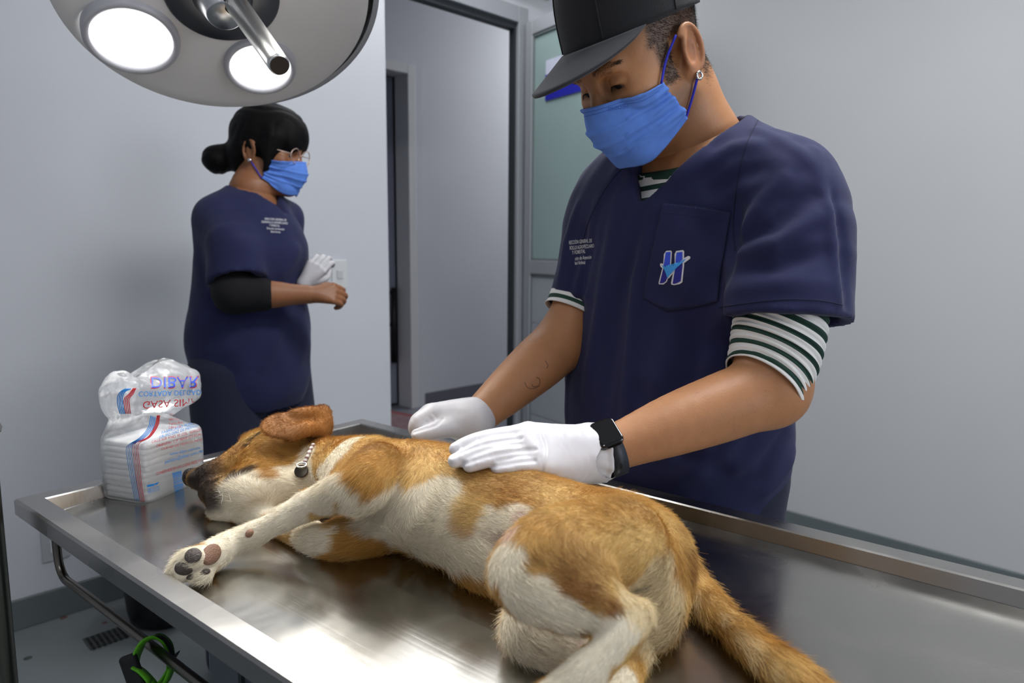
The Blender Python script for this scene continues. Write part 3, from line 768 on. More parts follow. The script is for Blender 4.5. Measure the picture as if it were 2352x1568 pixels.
F = [(j * ns + i, j * ns + i + 1, (j + 1) * ns + i + 1, (j + 1) * ns + i) for j in range(nr) for i in range(ns - 1)]
br_ = add('brim', np.array(V), F, M['capb'], cap); sm = br_.modifiers.new('thick', 'SOLIDIFY'); sm.thickness = .0042; sm.offset = 0

# cropped hair below the cap: a thin shell that fades out
L = hL; x, y, z = L.T
capz = .052 + .016 * np.clip((x + .006) / .106, -1, 1)
hm = np.clip(sstep(.052, .040, x + .35 * np.abs(z - .03)), 0, 1) * sstep(-.075, -.035, z + .15 * x + .35 * np.clip(x, 0, 1) - .25 * np.clip(-x - .02, 0, 1)) * sstep(.0, .012, np.maximum(z - .024, -x - .030) + .0)
side = (x > .012) & (x < .040) & (z > -.026 + .0) & (np.abs(y) > .05)
hm = np.maximum(hm, side * sstep(-.030, -.018, z) * sstep(.042, .030, x))
earz = (np.abs(y) > .0775) & (x > -.036) & (x < .010) & (z < .036); hm = np.where(earz, 0, hm)
hm = hm * (z < capz + .03)
def strands(name, P, N, D, length, cols, rad, parent, material, npt=4, curl=.0, seed=1, lift=.3, droop=0.):
    """short hairs as hair curves: roots P, surface normals N, lie directions D"""
    r = np.random.RandomState(seed); n = len(P)
    if n == 0: return None
    o0 = origin(parent)
    D = D - N * (D * N).sum(1)[:, None]; D /= np.linalg.norm(D, axis=1)[:, None] + 1e-9
    lift = lift * r.uniform(.5, 1.5, n); J = r.randn(n, 3) * curl
    base = D + N * lift[:, None] + J; base /= np.linalg.norm(base, axis=1)[:, None]
    tip = D + N * (lift * .25)[:, None] + J * 1.6; tip /= np.linalg.norm(tip, axis=1)[:, None]
    ln = length * r.uniform(.65, 1.2, n)
    pts = np.zeros((n, npt, 3), np.float32)
    for i in range(npt):
        t = i / (npt - 1)
        pts[:, i] = P + (base * (t - .5 * t * t)[..., None] if False else (base * t * (1 - .5 * t) + tip * (.5 * t * t))) * ln[:, None] - N * (.0006)
    pts -= o0.astype(np.float32)
    cu = bpy.data.hair_curves.new(name); cu.add_curves([npt] * n)
    cu.attributes['position'].data.foreach_set('vector', pts.ravel())
    ra = cu.attributes.get('radius') or cu.attributes.new('radius', 'FLOAT', 'POINT')
    rr = np.tile(np.linspace(1, .25, npt), (n, 1)) * np.broadcast_to(np.asarray(rad, float), (n,))[:, None]
    ra.data.foreach_set('value', rr.astype(np.float32).ravel())
    ca = cu.attributes.new('col', 'FLOAT_COLOR', 'CURVE'); c4 = np.ones((n, 4), np.float32); c4[:, :3] = np.clip(cols, 0, 1); ca.data.foreach_set('color', c4.ravel())
    o = bpy.data.objects.new(name, cu); COL.objects.link(o); o.parent = parent; cu.materials.append(material)
    return o
def scatter(V, F, n, wgt, seed=1):              # random points on a mesh, denser where wgt is larger
    r = np.random.RandomState(seed); T = np.vstack([F[:, [0, 1, 2]], F[:, [0, 2, 3]]])
    a, b, c = V[T[:, 0]], V[T[:, 1]], V[T[:, 2]]; ar = np.linalg.norm(np.cross(b - a, c - a), axis=1) * wgt[T].mean(1)
    k = r.choice(len(T), n, p=ar / ar.sum()); u, v = r.rand(n), r.rand(n); s = u + v > 1; u[s], v[s] = 1 - u[s], 1 - v[s]
    W = np.stack([1 - u - v, u, v], 1)
    return T[k], W
M['strand'] = mat('hair_strand', '#111111', .5, spec=.3, attr='col')
rb_ = np.random.RandomState(12)
for s in (1, -1):                       # eyebrows and lashes, hair by hair
    P, N, D = [], [], []
    for _ in range(650):
        t = rb_.rand(); wd = .0042 * math.sin(math.pi * min(1, .18 + .8 * t)) ** .7
        p = A(.093 - .012 * t * t, s * (.010 + .040 * t), .031 + .006 * math.sin(t * 2.2) + rb_.uniform(-wd, wd)) * HSC
        r = HB.find_nearest(Vector(hw(p))); P.append(np.array(r[0])); N.append(np.array(r[1])); D.append(HY * s * (.5 + .6 * t) + HZ * (.55 - .6 * t) + rb_.randn(3) * .12)
    strands('eyebrow', np.array(P), np.array(N), np.array(D), np.full(len(P), .0072), np.tile(lin('#0d0908'), (len(P), 1)), .00017, man, M['strand'], 3, .08, 5, .15)['kind'] = 'stuff'
    P, N, D = [], [], []
    for t in np.linspace(-1, 1, 46):
        p = A(.0885 - .004 * t * t, s * (.031 + .0135 * t), .0105 - .0045 * t * t) * HSC
        P.append(hw(p)); N.append(HX); D.append(-HZ * .8 + HX * .6 + HY * .25 * t * s)
    strands('eyelashes', np.array(P), np.array(N), np.array(D), np.full(len(P), .0075), np.tile(lin('#080606'), (len(P), 1)), .0002, man, M['strand'], 4, .05, 6, .3)['kind'] = 'stuff'
hN = vnormals(hV, hF)
T, W = scatter(hV, hF, 20000, hm + 1e-6, 5)
P = (hV[T] * W[..., None]).sum(1); N = (hN[T] * W[..., None]).sum(1)
hair = strands('hair', P, N, np.tile(-HZ * .8 - HX * .5, (len(P), 1)), .0062, np.tile(lin('#17110e'), (len(P), 1)), .00016, man, M['strand'], 3, .35, 3, .5); hair['kind'] = 'stuff'
# stubble darkening of the scalp under the hair belongs to the skin colour
cdat = body.data.color_attributes['col']; arr = np.ones((len(allV), 4), np.float32)
hc_ = mixc(hc_, np.array(lin('#231a16')), .75 * np.clip(hm, 0, 1)); arr[:, :3] = np.vstack([bc_, hc_]); cdat.data.foreach_set('color', arr.ravel())

# face mask
def mask_pt(s, t):
    a = abs(s); sg = 1 if s >= 0 else -1
    top = A(lerp(.117, .046, a ** 1.5), .068 * sg * a ** .85, lerp(-.001, -.014, a))
    bot = A(lerp(.096, .020, a ** 1.4), .060 * sg * a ** .85, lerp(-.098, -.078, a ** 1.5))
    p = lerp(top, bot, t); bl = math.sin(math.pi * min(1, t * 1.02))
    p = p + A(.020 * (1 - a * a), .006 * sg * a * (1 - a) * 4, 0) * bl
    return p
def face_mask(parent, hwf, HBx, hx, sc):
    MV = []; nu, nv = 61, 45
    rr = random.Random(4)
    for j in range(nv):
        t = j / (nv - 1)
        for i in range(nu):
            s = -1 + 2 * i / (nu - 1); p = mask_pt(s, t)
            # three pleats, opening towards the front; gathers at the ends
            pl = 0
            for q in (.30, .50, .70):
                dd_ = (t - q - .03 * (1 - s * s)) / .055
                if 0 <= dd_ < 1: pl += .0035 * (1 - dd_) * (1 - .4 * abs(s))
                elif -.12 < dd_ < 0: pl -= .0016
            ga = .0022 * max(0, (abs(s) - .62) / .38) * math.sin(t * 26 + s * 3) * math.sin(math.pi * t)
            q = hwf(p * sc); r = HBx.find_nearest(Vector(q)); loc, nor = np.array(r[0]), np.array(r[1])
            sd = np.dot(q - loc, nor)
            if sd < .0035: q = q + nor * (.0035 - sd)
            MV.append(q)
    MV = np.array(MV); MF = np.array([(j * nu + i, j * nu + i + 1, (j + 1) * nu + i + 1, (j + 1) * nu + i) for j in range(nv - 1) for i in range(nu - 1)])
    for _ in range(3):
        R_ = relax(MV, MF, .5); edge = np.array([(i in (0, nu - 1) or j in (0, nv - 1)) for j in range(nv) for i in range(nu)]); MV[~edge] = R_[~edge]
    MN = vnormals(MV, MF)
    if np.dot(MN[(nv // 2) * nu + nu // 2], hx) < 0: MN = -MN; MF = MF[:, ::-1]
    disp = []
    for j in range(nv):
        t = j / (nv - 1)
        for i in range(nu):
            s = -1 + 2 * i / (nu - 1); pl = 0
            for q in (.30, .50, .70):
                q2 = q + .05 * (1 - s * s) - .02; dd_ = (t - q2) / .10
                if 0 <= dd_ < 1: pl += .0042 * (1 - dd_) ** 1.3 * (1 - .35 * abs(s))
            ga = .0028 * max(0, (abs(s) - .55) / .45) * (math.sin(t * 21 + s * 5) + .5 * math.sin(t * 47)) * min(1, 6 * t, 6 * (1 - t))
            disp.append(pl + ga + (.0012 if t < .035 or t > .965 or abs(s) > .965 else 0))
    MV = MV + MN * np.array(disp)[:, None]
    mask = add('face_mask', MV, MF, M['mask'], parent); sm = mask.modifiers.new('thick', 'SOLIDIFY'); sm.thickness = .0016; sm.offset = 1
    return mask, MV, MF, nu, nv
mask, MV, MF, nu, nv = face_mask(man, hw, HB, HX, HSC); MBV = bvh_of(MV, MF)
cornT = MV[nu - 1 - 1]; cornB = MV[(nv - 1) * nu + nu - 2]
for a_, b_ in ((cornT, hw(A(.004, .0815, .028) * HSC)), (cornB, hw(A(-.004, .083, -.034) * HSC))):
    mid = lerp(a_, b_, .5); r = HB.find_nearest(Vector(mid)); mid = np.array(r[0]) + np.array(r[1]) * .004
    Vv, Ff = tube_vf(spline([a_, mid, b_], 8), .0018, 8); add('ear_loop', Vv, Ff, M['strap'], mask)
for a_, b_ in ((MV[1], hw(A(.004, -.0815, .028) * HSC)), (MV[(nv - 1) * nu + 1], hw(A(-.004, -.083, -.034) * HSC))):
    mid = lerp(a_, b_, .5); r = HB.find_nearest(Vector(mid)); mid = np.array(r[0]) + np.array(r[1]) * .004
    Vv, Ff = tube_vf(spline([a_, mid, b_], 8), .0018, 8); add('ear_loop', Vv, Ff, M['strap'], mask)
for j_ in (2, 4):                       # stitched lines along the top
    P = np.array([MV[j_ * nu + i] for i in range(3, nu - 3)]); nn_ = np.array([unit(p - hw(A(.02, 0, -.03))) for p in P])
    V, F = tube_vf(P + nn_ * .0019, .0004, 5); add('mask_stitching', V, F, mat('stitch_blue', '#4669c4', .8), mask)
# faint print on the mask, upside down
mc_, mn_ = hit(MBV, 1420, 243)
if mc_ is not None:
    V, F = text_vf('MEDIMG', .0075); V, F = subdiv_poly(V, F, 1); V[:, 0] -= V[:, 0].max() / 2
    rt = unit(RIGHT - mn_ * np.dot(RIGHT, mn_)); rt = unit(rt + UP * .16); upv = np.cross(mn_, rt)
    add('mask_print', stick(MBV, V * A(-1, -1, 1), mc_, rt, upv, mn_, .0022), F, mat('mask_ink', '#3f63b8', .8), mask, False)
# small hoop in the left ear lobe
ec = hw(A(-.0065, .084, -.034) * HSC)
Vv, Ff = tube_vf([ec + (HX * math.cos(t) + HZ * math.sin(t)) * .0050 for t in np.linspace(0, 2 * math.pi, 25)], .0018, 8, caps=False); add('earring', Vv, Ff, M['silver'], man, label='small silver hoop earring')
# ------------------------------------------------------------------ the man's clothes
def jersey(name, period_n=1.):
    m = bpy.data.materials.new(name); m.use_nodes = True; nt = m.node_tree; N = nt.nodes; L = nt.links; b = N['Principled BSDF']
    b.inputs['Roughness'].default_value = .9
    a = N.new('ShaderNodeAttribute'); a.attribute_name = 'col'; s = N.new('ShaderNodeSeparateColor'); L.new(a.outputs['Color'], s.inputs[0])
    f = N.new('ShaderNodeMath'); f.operation = 'FRACT'; L.new(s.outputs[0], f.inputs[0])
    g = N.new('ShaderNodeMath'); g.operation = 'GREATER_THAN'; g.inputs[1].default_value = .58; L.new(f.outputs[0], g.inputs[0])
    mx = N.new('ShaderNodeMix'); mx.data_type = 'RGBA'; mx.inputs[6].default_value = (*WHITE, 1); mx.inputs[7].default_value = (*GREEN, 1); L.new(g.outputs[0], mx.inputs[0])
    L.new(mx.outputs[2], b.inputs['Base Color']); return m
M['jersey'] = jersey('striped_jersey')
def seamline(b, px, r, parent, name, material, off=.0004, n=10):
    P = []
    for (x, y) in spline([(x, y, 0) for x, y in px], n)[:, :2]:
        q, nn = hit(b, x, y)
        if q is not None: P.append(q + nn * off)
    if len(P) < 3: return
    P = np.array(P); V, F = tube_vf(P, r, 6, ref=-FWD); add(name, V, F, material, parent)
def decal(b, poly, off, name, material, parent, n=2, fine=None):     # a flat applique laid on the cloth
    V, F = subdiv_px(poly); P = []
    for (x, y) in V:
        q, nn = hit(b, x, y)
        P.append(q + nn * off if q is not None else None)
    F = [f for f in F if all(P[i] is not None for i in f)]
    P = [p if p is not None else A(0, 0, 0) for p in P]
    used = sorted({i for f in F for i in f}); mp = {i: k for k, i in enumerate(used)}
    return add(name, np.array([P[i] for i in used]), [tuple(mp[i] for i in f) for f in F], material, parent, True)
def subdiv_px(poly, step=9):
    import bmesh
    bm = bmesh.new(); vs = [bm.verts.new((x, y, 0)) for x, y in poly]; bm.faces.new(vs)
    bmesh.ops.triangulate(bm, faces=bm.faces[:])
    for _ in range(5):
        es = [e for e in bm.edges if e.calc_length() > step]
        if not es: break
        bmesh.ops.subdivide_edges(bm, edges=es, cuts=1); bmesh.ops.triangulate(bm, faces=bm.faces[:])
    bm.verts.index_update(); V = [(v.co.x, v.co.y) for v in bm.verts]; F = [tuple(v.index for v in f.verts) for f in bm.faces]; bm.free(); return V, F

def ridge(g, a, b, width, amp, taper=True):       # a fold: a soft crest along a line in space
    a, b = A(*a).astype(np.float32), A(*b).astype(np.float32); ba = b - a; w_ = g - a; t = np.clip((w_ @ ba) / float(ba @ ba), 0, 1)
    d = np.sqrt(((w_ - t[..., None] * ba) ** 2).sum(-1)); e = np.clip(np.sin(np.pi * t), 0, 1) ** .5 if taper else 1
    return amp * np.exp(-(d / width) ** 2) * e
cc_ = tab(.79, -.65, 0)
def scrub_shape(F, g=.0):
    torso(F, .013 + g, .05)
    for z0_, z1_, r0_, r1_ in ((1.30, 1.02, .170, .172), (1.02, .82, .172, .182)):
        F.cone(cc_ + A(0, 0, z0_), cc_ + A(0, 0, z1_), r0_ + g, r1_ + g, .06, flat=TX, ratio=.72)
LsH, RsH = at(1800, 738, .985), at(1340, 690, 1.25)     # sleeve ends
LsD, RsD = unit(LsH - at(1806, 500, 1.0)), unit(RsH - at(1375, 520, 1.265))
def sleeves(F, g):
    F.chain([(Lsh - RIGHT * .035 + UP * .012, .050 + g), (at(1822, 490, 1.0), .076 + g), (LsH - LsD * .02, .089 + g), (LsH + LsD * .06, .091 + g)], 0)
    F.chain([(Rsh + RIGHT * .035, .050 + g), (at(1392, 510, 1.262), .064 + g), (RsH - RsD * .02, .060 + g), (RsH + RsD * .06, .061 + g)], 0)
def cut_halfspace(F, p, nrm, c, R):               # remove what lies beyond a plane, near c
    F.put(lambda g: np.maximum(-((g - np.asarray(p, np.float32)) @ np.asarray(nrm, np.float32)), np.sqrt(((g - np.asarray(c, np.float32)) ** 2).sum(-1)) - R), np.asarray(c) - R, np.asarray(c) + R, 0, 's')
lo = tab(.80, -.70, .845) - A(.36, .36, 0); hi = tab(.80, -.70, 1.50) + A(.32, .34, 0)
sf = Field(lo, hi, .0042)
scrub_shape(sf)
slf = Field(lo, hi, .0042); sleeves(slf, 0)
for (H_, D_, rr_) in ((LsH, LsD, .074), (RsH, RsD, .052)):
    slf.cone(H_ - D_ * .022, H_ + D_ * .12, rr_ - .004, rr_ + .001, .004, 's')
    cut_halfspace(slf, H_, D_, H_ + D_ * .06, .15)
sf.d = smin(sf.d, slf.d, .035); del slf
# folds: crests and dents laid along lines on the cloth
pV, pF = surface_nets(sf.d[::2, ::2, ::2], sf.lo, sf.h * 2); PB = bvh_of(pV, pF)
gr = np.stack(np.meshgrid(*sf.ax, indexing='ij'), -1)
near = np.abs(sf.d) < .035; G = gr[near]; dd = np.zeros(len(G), np.float32); del gr
def fold(px, wd, am):
    P = [hit(PB, x, y)[0] for x, y in px]; P = [p for p in P if p is not None]
    if len(P) < 2: return 0
    best = np.zeros(len(G), np.float32); n_ = len(P) - 1
    for i in range(n_):
        a, b = P[i].astype(np.float32), P[i + 1].astype(np.float32); ba = b - a; w_ = G - a; t = np.clip((w_ @ ba) / max(float(ba @ ba), 1e-9), 0, 1)
        d = np.sqrt(((w_ - t[:, None] * ba) ** 2).sum(-1)); u_ = (i + t) / n_; e = np.clip(np.sin(np.pi * (.08 + .84 * u_)), 0, 1) ** .6
        best = np.maximum(best, np.exp(-(d / wd) ** 2) * e)
    return 1.5 * am * best
for px, wd, am in (
    ([(1500, 478), (1458, 640), (1440, 900), (1436, 1010)], .009, .0055), ([(1478, 520), (1420, 700), (1390, 940)], .014, -.005), ([(1425, 450), (1385, 640), (1345, 900)], .012, .005),
    ([(1400, 420), (1362, 520), (1335, 700)], .010, -.005), ([(1440, 360), (1375, 470), (1350, 560)], .010, .005), ([(1545, 720), (1510, 880), (1490, 1010)], .016, .005),
    ([(1600, 730), (1590, 860), (1560, 980)], .02, -.007), ([(1640, 760), (1600, 900), (1580, 1000)], .012, .005),
    ([(1690, 560), (1740, 480), (1800, 410)], .010, .008), ([(1700, 560), (1780, 520), (1860, 450)], .012, -.007), ([(1692, 580), (1780, 560), (1880, 500)], .010, .007), ([(1690, 620), (1780, 610), (1890, 580)], .012, -.006),
    ([(1700, 660), (1790, 650), (1900, 650)], .012, .004), ([(1690, 470), (1690, 560), (1668, 640)], .010, -.010), ([(1740, 300), (1830, 345), (1885, 400)], .010, .005), ([(1765, 280), (1860, 350)], .009, -.005),
    ([(1868, 345), (1905, 480), (1925, 690)], .008, .0055), ([(1890, 400), (1935, 560), (1945, 700)], .009, -.005), ([(1600, 390), (1680, 340), (1740, 330)], .012, .005), ([(1640, 440), (1700, 400), (1750, 390)], .012, -.005),
    ([(1560, 420), (1620, 350)], .009, .004), ([(1652, 640), (1648, 720), (1640, 800)], .016, -.010), ([(1660, 800), (1640, 960), (1600, 1080)], .016, .006), ([(1720, 950), (1660, 1040), (1560, 1100)], .014, .006), ([(1800, 1000), (1740, 1090), (1620, 1130)], .014, -.006),
    ([(1820, 1040), (1760, 1130)], .012, .006), ([(1480, 900), (1560, 1030), (1660, 1080)], .014, -.005), ([(1325, 640), (1312, 800), (1302, 960)], .010, .004), ([(1330, 470), (1300, 560), (1285, 640)], .009, .005), ([(1345, 520), (1320, 600), (1310, 670)], .009, -.005)):
    dd += fold(px, wd, am)
dd += .0012 * Wob(38, 11)(G) + .0007 * Wob(95, 12)(G)
sf.d[near] -= dd
# neckline: a V in front, round behind; hollow sleeve ends; open hem
BBV = bvh_of(bV, bF)
vb, vn = hit(BBV, 1490, 478)
chn = unit(-TX * .86 + A(0, 0, .5))
nkf = at(1545, 318, 1.08)
nup = unit(hw(A(-.03, 0, -.04)) - NB)
sf.cone(NB - nup * .01 + TX * .005 - TY * .010, NB + nup * .2 - TY * .016, .076, .095, .012, 's')
ncp = [(vb - chn * .0, .008), (lerp(vb, nkf, .5), .036), (nkf, .066)]
def vcut(g):
    d = None
    for i in range(2):
        c = cone_d(g, ncp[i][0], ncp[i + 1][0], ncp[i][1], ncp[i + 1][1], chn, 3.0); d = c if d is None else np.minimum(d, c)
    return d
sf.put(vcut, vb - .24, nkf + .24, .01, 's')
sV, sF = sf.mesh(0)
scrub = add('scrub_top', sV, sF, M['scrub'], man)
SB = bvh_of(sV, sF)
# stitching, pocket, lettering, emblem
for px in ([(1748, 262), (1712, 340), (1692, 430), (1684, 520), (1690, 575)], [(1446, 372), (1400, 420), (1356, 500), (1332, 580)], [(1652, 706), (1720, 696), (1800, 688), (1880, 690), (1935, 700)]):
    seamline(SB, px, .0007, scrub, 'seam', M['scrubd'])
pk = decal(SB, [(1524, 466), (1600, 474), (1679, 488), (1668, 560), (1655, 640), (1650, 692), (1590, 704), (1537, 712), (1508, 698), (1478, 682), (1494, 600), (1510, 530)], .0018, 'pocket', M['scrub'], scrub)
sm = pk.modifiers.new('thick', 'SOLIDIFY'); sm.thickness = .0014; sm.offset = -1
for px in ([(1524, 466), (1600, 474), (1679, 488)], [(1521, 490), (1598, 497), (1676, 509)], [(1524, 466), (1510, 530), (1494, 600), (1478, 682)], [(1478, 682), (1508, 698), (1537, 712), (1590, 704), (1650, 692)], [(1679, 488), (1668, 560), (1655, 640), (1650, 692)]):
    seamline(SB, px, .00075, scrub, 'pocket_stitching', M['scrubd'], .0026)
Z = lambda pts: [(1450 + x / 7.84, 520 + y / 7.84) for x, y in pts]
wl, wr = [(600, 500), (640, 440), (725, 433), (743, 455), (728, 740), (690, 900), (660, 990), (600, 1040), (515, 1037), (508, 1010), (575, 740), (590, 650)], [(790, 500), (820, 440), (945, 423), (965, 450), (962, 600), (965, 700), (932, 1000), (890, 1030), (790, 1052), (740, 1042), (734, 1010), (775, 800), (795, 650)]
wc = [(530, 680), (545, 658), (580, 668), (640, 715), (705, 765), (790, 700), (900, 602), (1040, 530), (1075, 545), (1070, 582), (960, 665), (800, 805), (700, 925), (670, 935), (640, 860), (600, 765), (540, 718)]
M['thread_w'] = mat('white_thread', '#dcdcde', .7); M['thread_b'] = mat('blue_thread', '#3350d8', .6, bump=.4, bscale=1500); M['thread_n'] = mat('dark_blue_thread', '#211f8c', .6, bump=.4, bscale=1500); M['thread_c'] = mat('sky_thread', '#3fa0ee', .55, bump=.4, bscale=1500)
em = decal(SB, Z(wl), .0036, 'emblem', M['thread_w'], scrub)
for pl, of, mt, nm in ((wr, .0036, 'thread_w', 'emblem_border'), (wc, .0037, 'thread_w', 'emblem_border'),
    ([(635, 465), (722, 458), (712, 700), (705, 760), (680, 770), (595, 700), (612, 600)], .0042, 'thread_b', 'emblem_bar'), ([(598, 735), (640, 800), (668, 925), (640, 985), (590, 1015), (530, 1018), (575, 830)], .0042, 'thread_n', 'emblem_bar'),
    ([(830, 470), (935, 455), (935, 600), (810, 690), (815, 560)], .0042, 'thread_b', 'emblem_bar'), ([(808, 760), (935, 650), (937, 720), (905, 980), (850, 1010), (790, 1030), (765, 1020), (785, 900)], .0042, 'thread_n', 'emblem_bar'),
    ([(565, 692), (620, 710), (690, 800), (780, 735), (900, 635), (1005, 578), (960, 632), (840, 742), (720, 862), (672, 928), (640, 830), (600, 745)], .0047, 'thread_c', 'emblem_check')):
    decal(SB, Z(pl), of, nm, M[mt], scrub)
def pxtext(b, body, x0, y0, hpx, sx, slope, parent, name, material, off=.002, right=False):
    V, F = text_vf(body, 1.0); h0 = .7
    V = V * hpx / h0; wd = V[:, 0].max() * sx; V[:, 0] *= sx
    if right: V[:, 0] -= wd
    P = []
    for x, y, _ in V:
        q, nn = hit(b, x0 + x, y0 - y + slope * x); P.append(q + nn * off if q is not None else None)
    F = [f for f in F if all(P[i] is not None for i in f)]
    if not F: return
    used = sorted({i for f in F for i in f}); mp = {i: k for k, i in enumerate(used)}
    return add(name, np.array([P[i] for i in used]), [tuple(mp[i] for i in f) for f in F], material, parent, False)
for k, (s, xe, y) in enumerate((('RECCI\u00d3N GENERAL DE', 1361, 556), ('ROLLO AGROPECUARIO', 1366, 568), ('Y FORESTAL', 1346, 581), ('ci\u00f3n de Atenci\u00f3n', 1360, 594), ('lud Animal', 1345, 606))):
    pxtext(SB, s, xe, y, 8.5, .42 if k < 2 else .46, -.10, scrub, 'chest_lettering', M['thread_w'], .0015, True)

# striped jersey under the scrubs: chest and collar in the V, bunched sleeves
jf = Field(NB - A(.22, .22, .22), NB + A(.22, .22, .10), .0036)
torso(jf, .008, .05)
jf.cone(NB + nup * .005 - TX * .004, NB + nup * .2, .066, .075, .008, 's')
cut_halfspace(jf, NB + nup * .035, nup, NB + nup * .1, .14)
jV, jF = jf.mesh(0)
keep = (jV[:, 2] > 1.19); sel = keep[jF].all(1); jF = jF[sel]; used = np.unique(jF); mp = np.full(len(jV), -1); mp[used] = np.arange(len(used)); jV = jV[used]; jF = mp[jF]
ncol = np.linalg.norm((jV - NB) - nup * ((jV - NB) @ nup)[:, None], axis=1)
sc_ = (1.375 - jV[:, 2] - .10 * (np.abs((jV - NB) @ TY)) ) / .0185 + .30
coll = (jV - NB) @ nup > -.010 + 0 * ncol; sc_ = np.where(ncol < .094, .8, sc_)
add('jersey', jV, jF, M['jersey'], man, True, np.stack([sc_, sc_ * 0, sc_ * 0], 1), label='green and white striped jersey')
def bunched(name, path, rads, nstr, seed, amp, nring=110, nseg=56, ph=0., tilt=None):
    P = spline(path, max(2, nring // (len(path) - 1))); R_ = np.interp(np.linspace(0, 1, len(P)), np.linspace(0, 1, len(rads)), rads)
    T, N, B = frames(P, ref=-FWD); r = np.random.RandomState(seed); V = []; C = []
    if tilt is not None:
        T0 = unit(P[-1] - P[0]); q_ = sstep(.05, 1.1, np.linspace(0, 1, len(P)))[:, None]; T = T0 * (1 - q_) + np.asarray(tilt) * q_; T /= np.linalg.norm(T, axis=1)[:, None]
        N = -FWD - T * (T @ -FWD)[:, None]; N /= np.linalg.norm(N, axis=1)[:, None]; B = np.cross(T, N)
    th = np.arange(nseg) * 2 * math.pi / nseg; m_ = len(P)
    for j in range(m_):
        t = j / (m_ - 1)
        tw = t + .055 * np.sin(th + 1.0 + 2.2 * t) * math.sin(math.pi * t) + .02 * np.sin(2 * th + 5 * t)
        fold = np.abs(np.sin(tw * math.pi * nstr * 2.1 + .8 * np.sin(th * 1.0 + 1))) ** .7
        env = math.sin(math.pi * min(1, max(0, t))) ** .35 if amp > .003 else .4
        rad = R_[j] + amp * (fold - .4) * env + (.0016 if t > .965 else 0)
        V.append(P[j] + B[j] * (np.cos(th) * rad)[:, None] + N[j] * (np.sin(th) * rad)[:, None]); C.append(tw * nstr + ph)
    V = np.vstack(V); C = np.concatenate(C)
    F = np.array([(j * nseg + i, j * nseg + (i + 1) % nseg, (j + 1) * nseg + (i + 1) % nseg, (j + 1) * nseg + i) for j in range(m_ - 1) for i in range(nseg)])
    o = add(name, V, F, M['jersey'], man, True, np.stack([C, C * 0, C * 0], 1), label='striped jersey sleeve'); s = o.modifiers.new('thick', 'SOLIDIFY'); s.thickness = .002; s.offset = 1
bunched('jersey_sleeve', [at(1798, 640, .988), at(1792, 735, .982), at(1776, 812, .976), at(1752, 884, .968)], [.060, .061, .0605, .0565], 7.2, 3, .0056, ph=.02, tilt=unit(at(1720, 940, .955) - at(1762, 886, .968)))
bunched('jersey_sleeve', [at(1345, 640, 1.255), at(1330, 690, 1.25), at(1316, 722, 1.245)], [.052, .0535, .0525], 2.6, 5, .001, 50, ph=.72)
# trousers, shoes
tf = Field(tab(.80, -.70, .03) - A(.3, .3, 0), tab(.80, -.70, 1.02) + A(.3, .3, 0), .008)
tf.ell(tab(.80, -.665, .93), (.176, .124, .14), UV, 0)
for s in (1, -1):
    hipj = tab(.80, -.665 + .085 * s, .88); kn = tab(.79, -.67 + .108 * s, .48); an = tab(.815, -.70 + .11 * s, .07)
    tf.chain([(hipj, .098), (kn, .086), (an, .082)], .05); tf.cone(an - A(0, 0, .06), an + A(0, 0, .03), .074, .07, .002, 's')
tV, tF = tf.mesh(0); add('trousers', tV, tF, M['trouser'], man)
for s in (1, -1):
    an = tab(.81, -.70 + .11 * s, 0); fs = Field(an - A(.26, .26, .0), an + A(.26, .26, .16), .006)
    fs.chain([(an + A(0, 0, .045), .043), (an - TX * .09 + A(0, 0, .042), .044), (an - TX * .17 + A(0, 0, .034), .034)], .03)
    fs.cone(an + A(0, 0, .05), an + A(0, 0, .11), .044, .045, .02)
    fs.put(lambda g: g[..., 2] - .004 if False else .006 - g[..., 2], an - .3, an + .3, .004, 'x'); v, f = fs.mesh(0); add('shoe', v, f, M['shoe'], man)

# hair on the forearm
bN = vnormals(bV, bF); tq_ = ((bV - Lel) @ (Lwr - Lel)) / ((Lwr - Lel) @ (Lwr - Lel)); dq_ = np.linalg.norm(bV - Lel - tq_[:, None] * (Lwr - Lel), axis=1)
wq_ = ((tq_ > .12) & (tq_ < .86) & (dq_ < .07)) * 1.
T, W = scatter(bV, bF, 1100, wq_ + 1e-9, 15); P = (bV[T] * W[..., None]).sum(1); N = (bN[T] * W[..., None]).sum(1)
strands('arm_hair', P, N, np.tile(unit(Lwr - Lel) + A(0, 0, -.5), (len(P), 1)), np.full(len(P), .008), np.tile(lin('#2a1c14'), (len(P), 1)), .00006, man, M['strand'], 3, .2, 8, .15)['kind'] = 'stuff'
